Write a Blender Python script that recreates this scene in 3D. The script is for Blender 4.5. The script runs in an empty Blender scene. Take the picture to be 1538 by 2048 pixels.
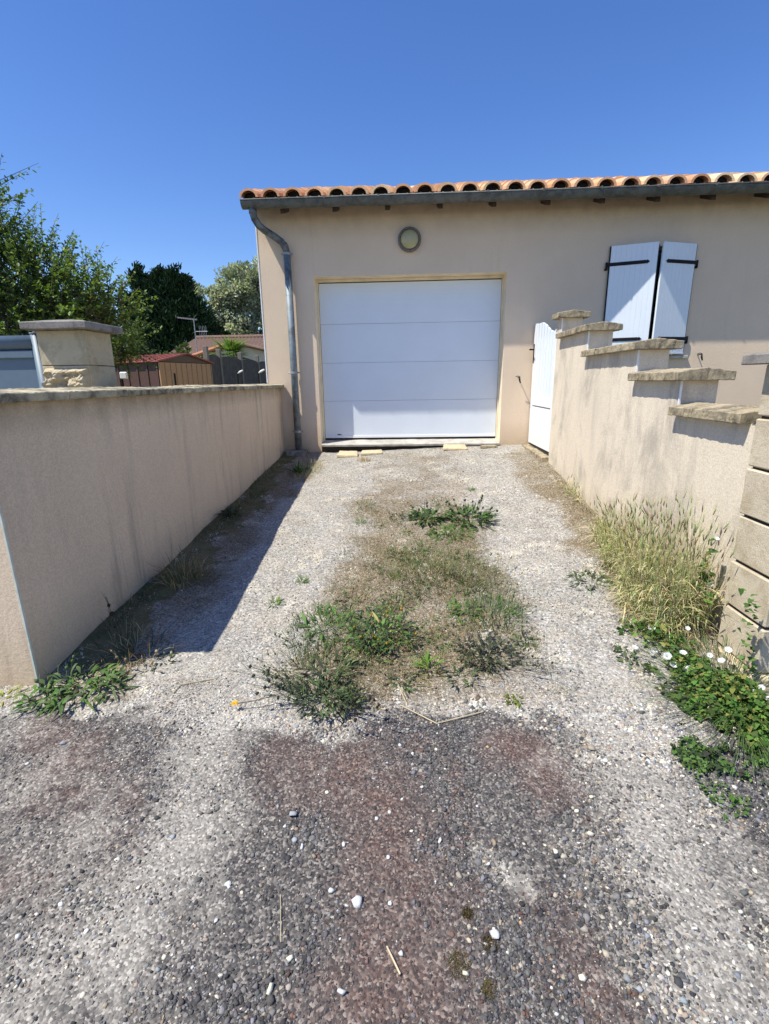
import bpy, math, random
import numpy as np
from mathutils import Vector, Matrix
from math import sin, cos, radians, pi, atan2, sqrt
random.seed(7); RNG = np.random.default_rng(7)
sc = bpy.context.scene
C = sc.collection
ZOFF = 1.41            # everything is built relative to eye height, then lifted so the street is near z = 0

# ------------------------------------------------------------------ materials
def nmat(name):
    m = bpy.data.materials.new(name); m.use_nodes = True
    nt = m.node_tree; b = nt.nodes['Principled BSDF']
    return m, nt, b
def N(nt, t, **kw):
    n = nt.nodes.new(t)
    for k, v in kw.items(): setattr(n, k, v)
    return n
def noise(nt, scale, detail=4, rough=.55, vec=None, dist=0):
    n = N(nt, 'ShaderNodeTexNoise'); n.inputs['Scale'].default_value = scale
    n.inputs['Detail'].default_value = detail; n.inputs['Roughness'].default_value = rough; n.inputs['Distortion'].default_value = dist
    if vec is not None: nt.links.new(vec, n.inputs['Vector'])
    return n.outputs['Fac']
def ramp(nt, fac, stops, interp='LINEAR'):
    r = N(nt, 'ShaderNodeValToRGB'); cr = r.color_ramp; cr.interpolation = interp
    while len(cr.elements) < len(stops): cr.elements.new(.5)
    for e, (p, c) in zip(cr.elements, stops):
        e.position = p; e.color = (c[0], c[1], c[2], 1) if hasattr(c, '__len__') else (c, c, c, 1)
    nt.links.new(fac, r.inputs['Fac']); return r.outputs['Color']
def mix(nt, fac, a, b, mode='MIX'):
    m = N(nt, 'ShaderNodeMix', data_type='RGBA', blend_type=mode)
    for s, v in ((m.inputs['Factor'], fac), (m.inputs['A'], a), (m.inputs['B'], b)):
        if isinstance(v, (int, float)): s.default_value = v
        elif isinstance(v, tuple): s.default_value = (v[0], v[1], v[2], 1)
        else: nt.links.new(v, s)
    return m.outputs['Result']
def math_(nt, op, a, b=None, clamp=False):
    m = N(nt, 'ShaderNodeMath', operation=op); m.use_clamp = clamp
    for i, v in enumerate((a, b)):
        if v is None: continue
        if isinstance(v, (int, float)): m.inputs[i].default_value = v
        else: nt.links.new(v, m.inputs[i])
    return m.outputs[0]
def bump(nt, b, h, strength=.3, dist=.01):
    n = N(nt, 'ShaderNodeBump'); n.inputs['Strength'].default_value = strength; n.inputs['Distance'].default_value = dist
    nt.links.new(h, n.inputs['Height']); nt.links.new(n.outputs[0], b.inputs['Normal'])
def objco(nt, scale=(1, 1, 1)):
    t = N(nt, 'ShaderNodeTexCoord'); m = N(nt, 'ShaderNodeMapping'); m.inputs['Scale'].default_value = scale
    nt.links.new(t.outputs['Object'], m.inputs['Vector']); return m.outputs[0]
def simple(name, col, rough=.6, metal=0, var=.12, nscale=20, bscale=150, bstr=.15, bdist=.003, spec=.5):
    m, nt, b = nmat(name); v = objco(nt)
    f = noise(nt, nscale, 5, .6, v)
    c = ramp(nt, f, [(.3, tuple(x*(1-var) for x in col)), (.7, tuple(min(1, x*(1+var)) for x in col))])
    nt.links.new(c, b.inputs['Base Color']); b.inputs['Roughness'].default_value = rough; b.inputs['Metallic'].default_value = metal
    b.inputs['Specular IOR Level'].default_value = spec
    if bstr: bump(nt, b, noise(nt, bscale, 4, .6, v), bstr, bdist)
    return m
def stucco(name, base, streak=0., top=None, bottom=None, streakcol=(.13, .115, .11), sharp=(.5, .72), grime=.0, upstreak=None, blot=None):
    """grainy render; grime streaks run down in object Z (real dirt on the wall)"""
    m, nt, b = nmat(name); v = objco(nt)
    big = noise(nt, 1.1, 5, .6, v); mid = noise(nt, 7, 5, .65, v); gr = noise(nt, 120, 4, .75, v); g2 = noise(nt, 50, 3, .6, v)
    c = ramp(nt, big, [(.3, tuple(x*.93 for x in base)), (.7, tuple(x*1.05 for x in base))])
    c = mix(nt, math_(nt, 'MULTIPLY', mid, .35), c, tuple(x*.86 for x in base))
    c = mix(nt, .55, c, ramp(nt, gr, [(.32, (.5,)*3), (.62, (1.,)*3)]), 'MULTIPLY')
    sep = N(nt, 'ShaderNodeSeparateXYZ'); nt.links.new(v, sep.inputs[0])
    if streak:
        sv = objco(nt, (5.5, 5.5, .55)); s = noise(nt, 1.6, 6, .68, sv, .3); sv2 = objco(nt, (1, 1, .5)); s2 = noise(nt, 1.5, 3, .6, sv2)
        f = ramp(nt, s, [(sharp[0], (0,)*3), (sharp[1], (1,)*3)])
        f = mix(nt, 1., f, ramp(nt, s2, [(.4, (0.1,)*3), (.62, (1,)*3)]), 'MULTIPLY')
        if upstreak:      # fade the streaks with height (z0 full .. z1 none)
            z0, z1 = upstreak
            mr = N(nt, 'ShaderNodeMapRange'); mr.inputs[1].default_value = z0; mr.inputs[2].default_value = z1
            mr.inputs[3].default_value = 1; mr.inputs[4].default_value = 0; nt.links.new(sep.outputs[2], mr.inputs[0])
            f = mix(nt, 1., f, mr.outputs[0], 'MULTIPLY')
        c = mix(nt, math_(nt, 'MULTIPLY', f, streak), c, streakcol)
    if blot:              # blotchy grey algae staining
        bl = noise(nt, 2.3, 6, .7, objco(nt, (1, 1, .6)), .6)
        c = mix(nt, math_(nt, 'MULTIPLY', ramp(nt, bl, [(.5, (0,)*3), (.66, (1,)*3)]), blot), c, (.2, .185, .165))
    if top:               # dirt creeping down from the coping; on the facade also painted gutter shade
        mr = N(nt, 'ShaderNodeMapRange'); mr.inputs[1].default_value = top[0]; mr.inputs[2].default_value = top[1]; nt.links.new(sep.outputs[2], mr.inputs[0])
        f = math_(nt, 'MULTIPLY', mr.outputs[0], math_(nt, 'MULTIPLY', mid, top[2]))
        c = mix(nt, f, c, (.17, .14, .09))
    if bottom:            # splashed earth along the foot
        mr = N(nt, 'ShaderNodeMapRange'); mr.inputs[1].default_value = bottom[1]; mr.inputs[2].default_value = bottom[0]; nt.links.new(sep.outputs[2], mr.inputs[0])
        f = math_(nt, 'MULTIPLY', mr.outputs[0], math_(nt, 'ADD', mid, .25), clamp=True)
        c = mix(nt, math_(nt, 'MULTIPLY', f, bottom[2]), c, (.36, .25, .13))
    nt.links.new(c, b.inputs['Base Color']); b.inputs['Roughness'].default_value = .95; b.inputs['Specular IOR Level'].default_value = .15
    h = math_(nt, 'ADD', math_(nt, 'MULTIPLY', gr, .6), g2); bump(nt, b, h, .6, .003)
    return m
def stone(name, base, dirt=(.12, .1, .07), amt=.6, rough_relief=0, lichen=None, sc_=9, th=(.45, .62)):
    m, nt, b = nmat(name); v = objco(nt)
    a = noise(nt, 3, 6, .6, v); d = noise(nt, sc_, 8, .72, v, .3); g = noise(nt, 130, 3, .7, v)
    c = ramp(nt, a, [(.3, tuple(x*.85 for x in base)), (.7, tuple(min(1, x*1.12) for x in base))])
    c = mix(nt, math_(nt, 'MULTIPLY', ramp(nt, d, [(th[0], (0,)*3), (th[1], (1,)*3)]), amt), c, dirt)
    if lichen:
        l = noise(nt, 24, 5, .7, v); c = mix(nt, ramp(nt, l, [(.55, (0,)*3), (.63, (.8,)*3)]), c, lichen)
    c = mix(nt, .4, c, ramp(nt, g, [(.3, (.6,)*3), (.7, (1,)*3)]), 'MULTIPLY')
    nt.links.new(c, b.inputs['Base Color']); b.inputs['Roughness'].default_value = .93; b.inputs['Specular IOR Level'].default_value = .2
    bump(nt, b, math_(nt, 'ADD', g, d), .5, .006)
    return m
def vcol(name, rough=.6, transl=0., spec=.3, attr='col', grain=None):
    m, nt, b = nmat(name)
    a = N(nt, 'ShaderNodeAttribute'); a.attribute_name = attr; c = a.outputs['Color']
    if grain:
        v = objco(nt); g = noise(nt, grain, 4, .65, v); c = mix(nt, .6, c, ramp(nt, g, [(.28, (.55,)*3), (.7, (1.05,)*3)]), 'MULTIPLY')
        bump(nt, b, g, .5, .003)
    nt.links.new(c, b.inputs['Base Color']); b.inputs['Roughness'].default_value = rough; b.inputs['Specular IOR Level'].default_value = spec
    if transl:
        t = N(nt, 'ShaderNodeBsdfTranslucent'); nt.links.new(mix(nt, 1., c, (1.0, 1.0, .45), 'MULTIPLY'), t.inputs['Color'])
        ms = N(nt, 'ShaderNodeMixShader'); ms.inputs[0].default_value = transl
        nt.links.new(b.outputs[0], ms.inputs[1]); nt.links.new(t.outputs[0], ms.inputs[2])
        nt.links.new(ms.outputs[0], nt.nodes['Material Output'].inputs[0])
    return m

WALLC = (.66, .505, .395)
M = {}
M['facade'] = stucco('facade_render', (.84, .66, .485), streak=.16, sharp=(.52, .75), streakcol=(.30, .25, .2), top=(1.75, 2.2, .9), bottom=(-.96, -.55, .7))  # top: brown gutter shading and dirt painted in below the eave
M['reveal'] = simple('cream_reveal_render', (.78, .66, .47), .9, nscale=6, bscale=170, bstr=.3)
M['wall_left'] = stucco('left_wall_render', (.86, .67, .475), streak=.55, top=(-.22, -.06, 1.1), bottom=(-1.35, -1.0, .5), sharp=(.50, .66), streakcol=(.25, .19, .16))
M['wall_right'] = stucco('right_wall_render', (.80, .69, .54), streak=.42, bottom=(-1.3, -.95, .45), sharp=(.48, .7), streakcol=(.27, .245, .225), blot=.45)
M['coping'] = stone('weathered_coping', (.42, .345, .235), (.075, .065, .048), .8, lichen=(.5, .43, .25))
M['coping_dark'] = stone('dirty_coping', (.56, .49, .34), (.065, .058, .047), .85, sc_=5, th=(.40, .6))
M['ashlar'] = stone('cut_sandstone', (.62, .53, .39), (.36, .27, .16), .5, lichen=(.48, .40, .28))
M['lime'] = stone('pale_limestone', (.60, .51, .35), (.28, .22, .13), .5, sc_=6)
M['capstone'] = stone('grey_capstone', (.30, .275, .25), (.07, .06, .06), .7)
M['concrete'] = stone('worn_concrete', (.52, .49, .44), (.22, .19, .15), .5)
M['slab'] = stone('cream_slab', (.62, .52, .34), (.33, .26, .16), .4)
M['white'] = simple('white_lacquer', (.80, .81, .82), .35, var=.015, nscale=3, bscale=60, bstr=.03)
M['door_white'] = simple('white_door_skin', (.70, .75, .81), .42, var=.02, nscale=4, bscale=220, bstr=.12, bdist=.001)
M['whitepvc'] = simple('white_painted_board', (.75, .80, .84), .4, var=.02, nscale=5, bscale=80, bstr=.04)
M['black'] = simple('black_rubber_and_shade', (.012, .012, .014), .7, bstr=0)  # rubber, and black pieces that stand in for shade
M['iron'] = simple('black_painted_iron', (.008, .008, .010), .6, var=.2, bstr=.1, spec=.25)
M['bead'] = simple('plastic_corner_bead', (.60, .62, .52), .6, bstr=0)
M['beadw'] = simple('white_corner_bead', (.78, .79, .8), .6, bstr=0)
M['timber'] = simple('dark_rafter_timber', (.07, .045, .03), .8)
M['soil_dark'] = simple('dark_earth', (.05, .04, .03), .95, bstr=.6, bdist=.01)
M['glassdark'] = simple('dark_window_glass', (.02, .025, .03), .1, bstr=0)
def zinc(name, col, stain, amt):
    m, nt, b = nmat(name); v = objco(nt, (1, 1, 1)); f = noise(nt, 9, 7, .7, v, .4); g = noise(nt, 45, 4, .6, v)
    c = mix(nt, math_(nt, 'MULTIPLY', ramp(nt, f, [(.42, (0,)*3), (.62, (1,)*3)]), amt), col, stain)
    c = mix(nt, .3, c, ramp(nt, g, [(.3, (.6,)*3), (.7, (1,)*3)]), 'MULTIPLY')
    nt.links.new(c, b.inputs['Base Color']); b.inputs['Metallic'].default_value = .3; b.inputs['Roughness'].default_value = .6
    bump(nt, b, g, .15, .002); return m
M['zinc'] = zinc('zinc_gutter', (.15, .16, .155), (.05, .055, .05), .7)
M['pipe'] = zinc('zinc_downpipe', (.24, .285, .31), (.08, .075, .07), .7)
M['pipetop'] = zinc('stained_zinc_bend', (.20, .22, .23), (.035, .032, .03), .8)
M['gatemetal'] = simple('slate_blue_powder_coat', (.115, .165, .215), .5, var=.05, bstr=.05)
M['tile'] = vcol('terracotta_tiles', .85, 0, .2, grain=60)
M['oldtile'] = simple('old_brown_tiles', (.19, .115, .085), .9, var=.35, nscale=14)
M['verge'] = simple('orange_verge_tiles', (.48, .2, .1), .9, var=.25)
M['shedred'] = simple('red_metal_roof', (.27, .075, .055), .6, var=.25, nscale=4)
M['shedshade'] = simple('shaded_brown_metal_wall', (.085, .04, .028), .6, var=.2)  # brown darkened in the colour for tree shade on the side
M['shedtan'] = simple('tan_metal_front', (.40, .25, .13), .6, var=.1)
M['shedgab'] = simple('grey_brown_gable', (.12, .08, .06), .7, var=.1)
M['concfence'] = simple('dark_concrete_panel', (.085, .07, .055), .9, var=.35, nscale=5, bscale=20, bstr=.6, bdist=.02)
M['concpost'] = simple('concrete_fence_post', (.20, .175, .14), .9, var=.2)
M['cream'] = simple('cream_house_wall', (.62, .55, .42), .9)
M['galv'] = simple('galvanised_steel', (.30, .31, .32), .5, .3)
M['bark'] = simple('bark', (.10, .08, .06), .95, bscale=30, bstr=.6, bdist=.02)
M['leaf'] = vcol('leaves', .5, .35, .35)
M['needle'] = vcol('needles', .7, .08, .2)
M['weed'] = vcol('weed_leaves', .75, .28, .15)
M['dry'] = vcol('dry_grass_blades', .7, .2, .2)
M['petal'] = vcol('petals', .6, .3, .2)
M['stonecol'] = vcol('gravel_stone', .85, 0, .25, grain=160)
M['lampglass'] = simple('frosted_yellowed_glass', (.42, .38, .20), .3, var=.06, bstr=.05)
M['lampring'] = simple('weathered_lamp_ring', (.15, .13, .12), .6, var=.3, nscale=30)

# ------------------------------------------------------------------ mesh helpers
def link(o, parent=None):
    C.objects.link(o)
    if parent is not None: o.parent = parent
    return o
def tag(o, label=None, cat=None, group=None, kind=None):
    if label: o['label'] = label
    if cat: o['category'] = cat
    if group: o['group'] = group
    if kind: o['kind'] = kind
    return o
def empty(name, loc, label, cat, group=None, rz=0):
    o = bpy.data.objects.new(name, None); o.location = loc; o.rotation_euler = (0, 0, rz); o.empty_display_size = .1
    link(o); return tag(o, label, cat, group)
class MB:
    def __init__(s): s.v = []; s.f = []; s.c = []
    def add(s, vs, fs, col=None):
        n = len(s.v); s.v += [tuple(map(float, p)) for p in vs]; s.f += [tuple(i+n for i in f) for f in fs]
        s.c += [col or (1, 1, 1)]*len(vs); return s
    def box(s, a, b, col=None, bev=0):
        x0, y0, z0 = a; x1, y1, z1 = b
        vs = [(x0, y0, z0), (x1, y0, z0), (x1, y1, z0), (x0, y1, z0), (x0, y0, z1), (x1, y0, z1), (x1, y1, z1), (x0, y1, z1)]
        return s.add(vs, [(0, 3, 2, 1), (4, 5, 6, 7), (0, 1, 5, 4), (1, 2, 6, 5), (2, 3, 7, 6), (3, 0, 4, 7)], col)
    def tube(s, pts, r, n=8, col=None, cap=True):
        pts = [Vector(p) for p in pts]; rs = r if hasattr(r, '__len__') else [r]*len(pts)
        rings = []; up = Vector((0, 0, 1)); prev = None
        for i, p in enumerate(pts):
            t = (pts[min(i+1, len(pts)-1)]-pts[max(i-1, 0)]).normalized()
            if prev is None:
                a = t.cross(up) if abs(t.z) < .9 else t.cross(Vector((0, 1, 0)))
            else: a = prev-t*prev.dot(t)
            a.normalize(); prev = a; b = t.cross(a)
            rings.append([p+(a*cos(2*pi*k/n)+b*sin(2*pi*k/n))*rs[i] for k in range(n)])
        vs = [q for rg in rings for q in rg]; fs = []
        for i in range(len(rings)-1):
            for k in range(n): fs.append((i*n+k, i*n+(k+1) % n, (i+1)*n+(k+1) % n, (i+1)*n+k))
        if cap: fs += [tuple(range(n))[::-1], tuple(range((len(rings)-1)*n, len(rings)*n))]
        return s.add(vs, fs, col)
    def extrude_x(s, prof, x0, x1, col=None):     # prof: list of (y,z)
        n = len(prof); vs = [(x0, y, z) for y, z in prof]+[(x1, y, z) for y, z in prof]
        fs = [tuple(range(n))[::-1], tuple(range(n, 2*n))]+[(i, (i+1) % n, n+(i+1) % n, n+i) for i in range(n)]
        return s.add(vs, fs, col)
    def extrude_y(s, prof, y0, y1, col=None):     # prof: list of (x,z)
        n = len(prof); vs = [(x, y0, z) for x, z in prof]+[(x, y1, z) for x, z in prof]
        fs = [tuple(range(n)), tuple(range(n, 2*n))[::-1]]+[(i, n+i, n+(i+1) % n, (i+1) % n) for i in range(n)]
        return s.add(vs, fs, col)
    def build(s, name, mat, parent=None, smooth=False, bevel=0, loc=None, fix=True, rough=None, seg=1):
        me = bpy.data.meshes.new(name); o_ = Vector((0, 0, 0))
        vv = s.v
        if loc is not None: vv = [(x-loc[0], y-loc[1], z-loc[2]) for x, y, z in s.v]
        me.from_pydata(vv, [], s.f)
        a = me.attributes.new('col', 'FLOAT_COLOR', 'POINT'); a.data.foreach_set('color', [k for c in s.c for k in (*c, 1)])
        if fix:
            import bmesh
            bm = bmesh.new(); bm.from_mesh(me); bmesh.ops.recalc_face_normals(bm, faces=bm.faces)
            if bevel: bmesh.ops.bevel(bm, geom=[e for e in bm.edges if e.is_manifold and e.calc_face_angle(0) > .5], offset=bevel, segments=seg, affect='EDGES', clamp_overlap=True)
            if rough:
                size, amp, fr = rough
                for _ in range(6):
                    es = [e for e in bm.edges if e.calc_length() > size]
                    if not es: break
                    bmesh.ops.subdivide_edges(bm, edges=es, cuts=1, use_grid_fill=True)
                bmesh.ops.triangulate(bm, faces=[f for f in bm.faces if len(f.verts) > 4])
                from mathutils import noise as mn
                bm.normal_update()
                for v in bm.verts:
                    w = v.co if loc is None else v.co+Vector(loc)
                    v.co += v.normal*(amp*(mn.fractal(w*fr, .8, 2.1, 4)))
            bm.to_mesh(me); bm.free()
        me.materials.append(mat)
        if smooth: me.shade_smooth()
        o = bpy.data.objects.new(name, me); link(o, parent)
        if loc is not None: o.location = loc
        if parent is not None and loc is None: o.matrix_parent_inverse = Matrix.Translation(-Vector(parent.location)) if parent.rotation_euler.z == 0 else parent.matrix_basis.inverted()
        return o
class Soup:
    """numpy triangle/quad soup with a colour per point, for leaves, stones, grass"""
    def __init__(s): s.V = []; s.Q = []; s.T = []; s.Cc = []; s.n = 0
    def add(s, V, F, col):
        V = np.asarray(V, float).reshape(-1, 3); F = np.asarray(F)
        (s.Q if F.shape[1] == 4 else s.T).append(F+s.n); s.V.append(V)
        s.Cc.append(np.broadcast_to(col, V.shape).copy() if np.ndim(col) == 1 else np.asarray(col)); s.n += len(V)
    def inst(s, tv, tf, Mx, T, col):
        n = len(T); tv = np.asarray(tv, float); k = len(tv)
        V = np.einsum('nij,kj->nki', Mx, tv)+T[:, None, :]
        F = (np.asarray(tf)[None]+(np.arange(n)*k)[:, None, None]).reshape(-1, np.asarray(tf).shape[1])
        s.add(V.reshape(-1, 3), F, np.repeat(col, k, 0))
    def build(s, name, mat, parent=None, smooth=False, loc=None):
        V = np.concatenate(s.V); Cc = np.concatenate(s.Cc)
        if loc is not None: V = V-np.array(loc)
        T = np.concatenate(s.T) if s.T else np.zeros((0, 3), int); Q = np.concatenate(s.Q) if s.Q else np.zeros((0, 4), int)
        me = bpy.data.meshes.new(name); me.vertices.add(len(V)); me.vertices.foreach_set('co', V.ravel().astype('f4'))
        li = np.concatenate([T.ravel(), Q.ravel()]); me.loops.add(len(li)); me.loops.foreach_set('vertex_index', li.astype('i4'))
        st = np.concatenate([np.arange(len(T))*3, len(T)*3+np.arange(len(Q))*4])
        me.polygons.add(len(st)); me.polygons.foreach_set('loop_start', st.astype('i4'))
        me.update(calc_edges=True)
        a = me.attributes.new('col', 'FLOAT_COLOR', 'POINT')
        a.data.foreach_set('color', np.concatenate([Cc, np.ones((len(Cc), 1))], 1).ravel().astype('f4'))
        me.materials.append(mat)
        if smooth: me.shade_smooth()
        me.validate()
        o = bpy.data.objects.new(name, me); link(o, parent)
        if loc is not None: o.location = loc
        elif parent is not None: o.matrix_parent_inverse = Matrix.Translation(-Vector(parent.location))
        return o
def U(a, b, n): return RNG.uniform(a, b, n)
def frames(D, roll=None):
    """rotation matrices whose columns are (side, D, normal)"""
    D = D/np.linalg.norm(D, axis=1, keepdims=True)
    ref = np.tile([0, 0, 1.], (len(D), 1)); ref[np.abs(D[:, 2]) > .95] = [1, 0, 0]
    S = np.cross(D, ref); S /= np.linalg.norm(S, axis=1, keepdims=True); Nn = np.cross(S, D)
    if roll is not None:
        c = np.cos(roll)[:, None]; s_ = np.sin(roll)[:, None]; S, Nn = S*c+Nn*s_, Nn*c-S*s_
    return np.stack([S, D, Nn], 2)
def jit(base, n, amt=.2, hue=.08):
    base = np.asarray(base, float); b = base[RNG.integers(0, len(base), n)] if base.ndim == 2 else np.tile(base, (n, 1))
    return np.clip(b*U(1-amt, 1+amt, (n, 1))*U(1-hue, 1+hue, (n, 3)), 0.002, .95)
# value-noise in numpy for masks
_P = RNG.random((256, 256))
def vn(x, y, sc_=1., oct=4, seed=0):
    x = np.asarray(x, float); y = np.asarray(y, float); out = 0; amp = 1; tot = 0
    for o in range(oct):
        X = x*sc_*2**o+seed*17.3+o*5.1; Y = y*sc_*2**o+seed*9.7+o*3.3
        xi = np.floor(X).astype(int); yi = np.floor(Y).astype(int); fx = X-xi; fy = Y-yi; fx = fx*fx*(3-2*fx); fy = fy*fy*(3-2*fy)
        g = lambda i, j: _P[(xi+i) % 256, (yi+j) % 256]
        out = out+amp*((g(0, 0)*(1-fx)+g(1, 0)*fx)*(1-fy)+(g(0, 1)*(1-fx)+g(1, 1)*fx)*fy); tot += amp; amp *= .55
    return out/tot
def ss(a, b, x): t = np.clip((x-a)/(b-a), 0, 1); return t*t*(3-2*t)

# ------------------------------------------------------------------ terrain
LY = ([-60, 1.0, 1.75, 6.95, 12, 400], [-1.46, -1.405, -1.373, -.96, -.93, -.93])
RY = ([-60, 1.0, 1.75, 2.07, 3.84, 5.87, 6.95, 12, 400], [-1.46, -1.405, -1.373, -1.345, -1.225, -.96, -.885, -.9, -.93])
def hz(x, y):
    x = np.asarray(x, float); y = np.asarray(y, float)
    a = np.interp(y, *LY); b = np.interp(y, *RY); t = ss(-1.2, 1.4, x)
    return a*(1-t)+b*t
def bumpz(x, y):
    near = ss(14, 8, y)*ss(6, 3.5, np.abs(x))
    return near*((vn(x, y, 1.3, 3, 1)-.5)*.05*ss(1.2, 2.2, y)+(vn(x, y, 9, 3, 2)-.5)*.014)
def gz(x, y): return hz(x, y)+bumpz(x, y)
def seg(x, y, pts, w):      # soft band around a polyline
    d = np.full(np.shape(x), 9.)
    for (a, b), (c, e) in zip(pts[:-1], pts[1:]):
        L2 = (c-a)**2+(e-b)**2; t = np.clip(((x-a)*(c-a)+(y-b)*(e-b))/L2, 0, 1)
        d = np.minimum(d, np.hypot(x-a-t*(c-a), y-b-t*(e-b)))
    return np.exp(-(d/w)**2)
def zones(x, y):
    """asphalt, litter (brown), sand (beige dust), red"""
    wob = (vn(x, y, 3.2, 4, 3)-.5)
    edge = np.interp(x, [-2.2, -1.2, -.7, -.45, 0, .35, .75, 1.05, 1.5, 2.2], [1.78, 1.76, 1.66, 1.70, 1.82, 1.80, 1.60, 1.66, 1.72, 1.75])
    A = ss(.13, -.13, y-edge-wob*.5-(vn(x, y, 14, 3, 31)-.5)*.12)
    worn = 1.0*seg(x, y, [(.98, 2.2), (.90, 1.75), (.80, 1.45), (.72, 1.2), (.75, .9), (.8, .5)], .24)
    worn = np.maximum(worn, .75*seg(x, y, [(1.0, 1.4), (.98, 1.1), (1.1, .9)], .1))
    worn = np.maximum(worn, 1.*seg(x, y, [(-.85, 1.9), (-.78, 1.5), (-.72, 1.2), (-.8, .95)], .20))
    worn = np.maximum(worn, .85*seg(x, y, [(-.9, 1.0), (-.95, .6)], .2)); worn = np.maximum(worn, .8*seg(x, y, [(.22, 1.2), (.33, 1.1)], .05))
    worn = np.maximum(worn, .6*seg(x, y, [(-1.2, 1.45), (-1.0, 1.3)], .07)); worn = np.maximum(worn, .42*ss(-.35, -.6, x+wob*.6)); worn = np.maximum(worn, .38*ss(.3, .6, x+wob*.5)*ss(1.25, 1.15, x-(y-1.4)*.4))
    Sd = np.clip(worn+(vn(x, y, 6, 4, 4)-.5)*.9*(worn > .12), 0, 1)*ss(2.6, 1.6, y)
    red = seg(x, y, [(-.35, 1.6), (-.1, 1.45), (-.05, 1.2), (.0, .8)], .19)+.9*seg(x, y, [(.45, 1.62), (.52, 1.42)], .12)+.8*seg(x, y, [(.42, 1.05), (.45, .85)], .07)+.7*seg(x, y, [(-1.6, 1.7), (-1.3, 1.6)], .1)
    red += .35*seg(x, y, [(-1.2, 1.4), (-1.0, 1.0)], .2)
    red = np.clip(red*.8+(vn(x, y, 7, 4, 5)-.5)*1.5*(red > .08), 0, 1)*A
    # brown litter: middle strip, both wall feet
    mid = ss(.72, .34, np.abs(x-.05-(y-3)*.02)-wob*.5)*ss(1.7, 1.95, y)
    mid *= np.interp(y, [1.8, 2.6, 4.4, 5.2, 6.9], [.75, 1, .75, .5, .35])
    lf = ss(-1.12, -1.38, x-wob*.5-.16*ss(4.2, 5.4, y))*np.interp(y, [1.6, 2.0, 4.5, 5.5, 6.9], [.0, .75, .9, .9, .7])
    rt = ss(1.17, 1.42, x+wob*.5)*np.interp(y, [1.6, 2.0, 3.3, 4.2, 6.2, 6.9], [.2, .6, 1, 1, .8, .2])
    Lt = np.clip(np.maximum(np.maximum(mid, lf), rt)+(vn(x, y, 5, 4, 6)-.5)*.9*(np.maximum(np.maximum(mid, lf), rt) > .05), 0, 1)*(1-A)
    pale = seg(x, y, [(.6, 3.55), (.78, 3.5)], .11)+seg(x, y, [(.95, 3.66), (1.12, 3.6)], .12)+.6*seg(x, y, [(-.75, 4.6), (-.7, 4.1)], .1)+.5*seg(x, y, [(-.55, 3.6), (-.5, 3.4)], .08)
    pale = np.clip(pale*(vn(x, y, 12, 3, 7) > .5)+.8*(vn(x, y, 6, 4, 41) > .665), 0, 1)*(1-A)*(y < 6.6)
    return A, Lt, np.clip(Sd, 0, 1)*(1-.85*ss(1.06, 1.16, x)*ss(1.9, 1.7, y)*ss(1.0, 1.12, y)), red, pale

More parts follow.
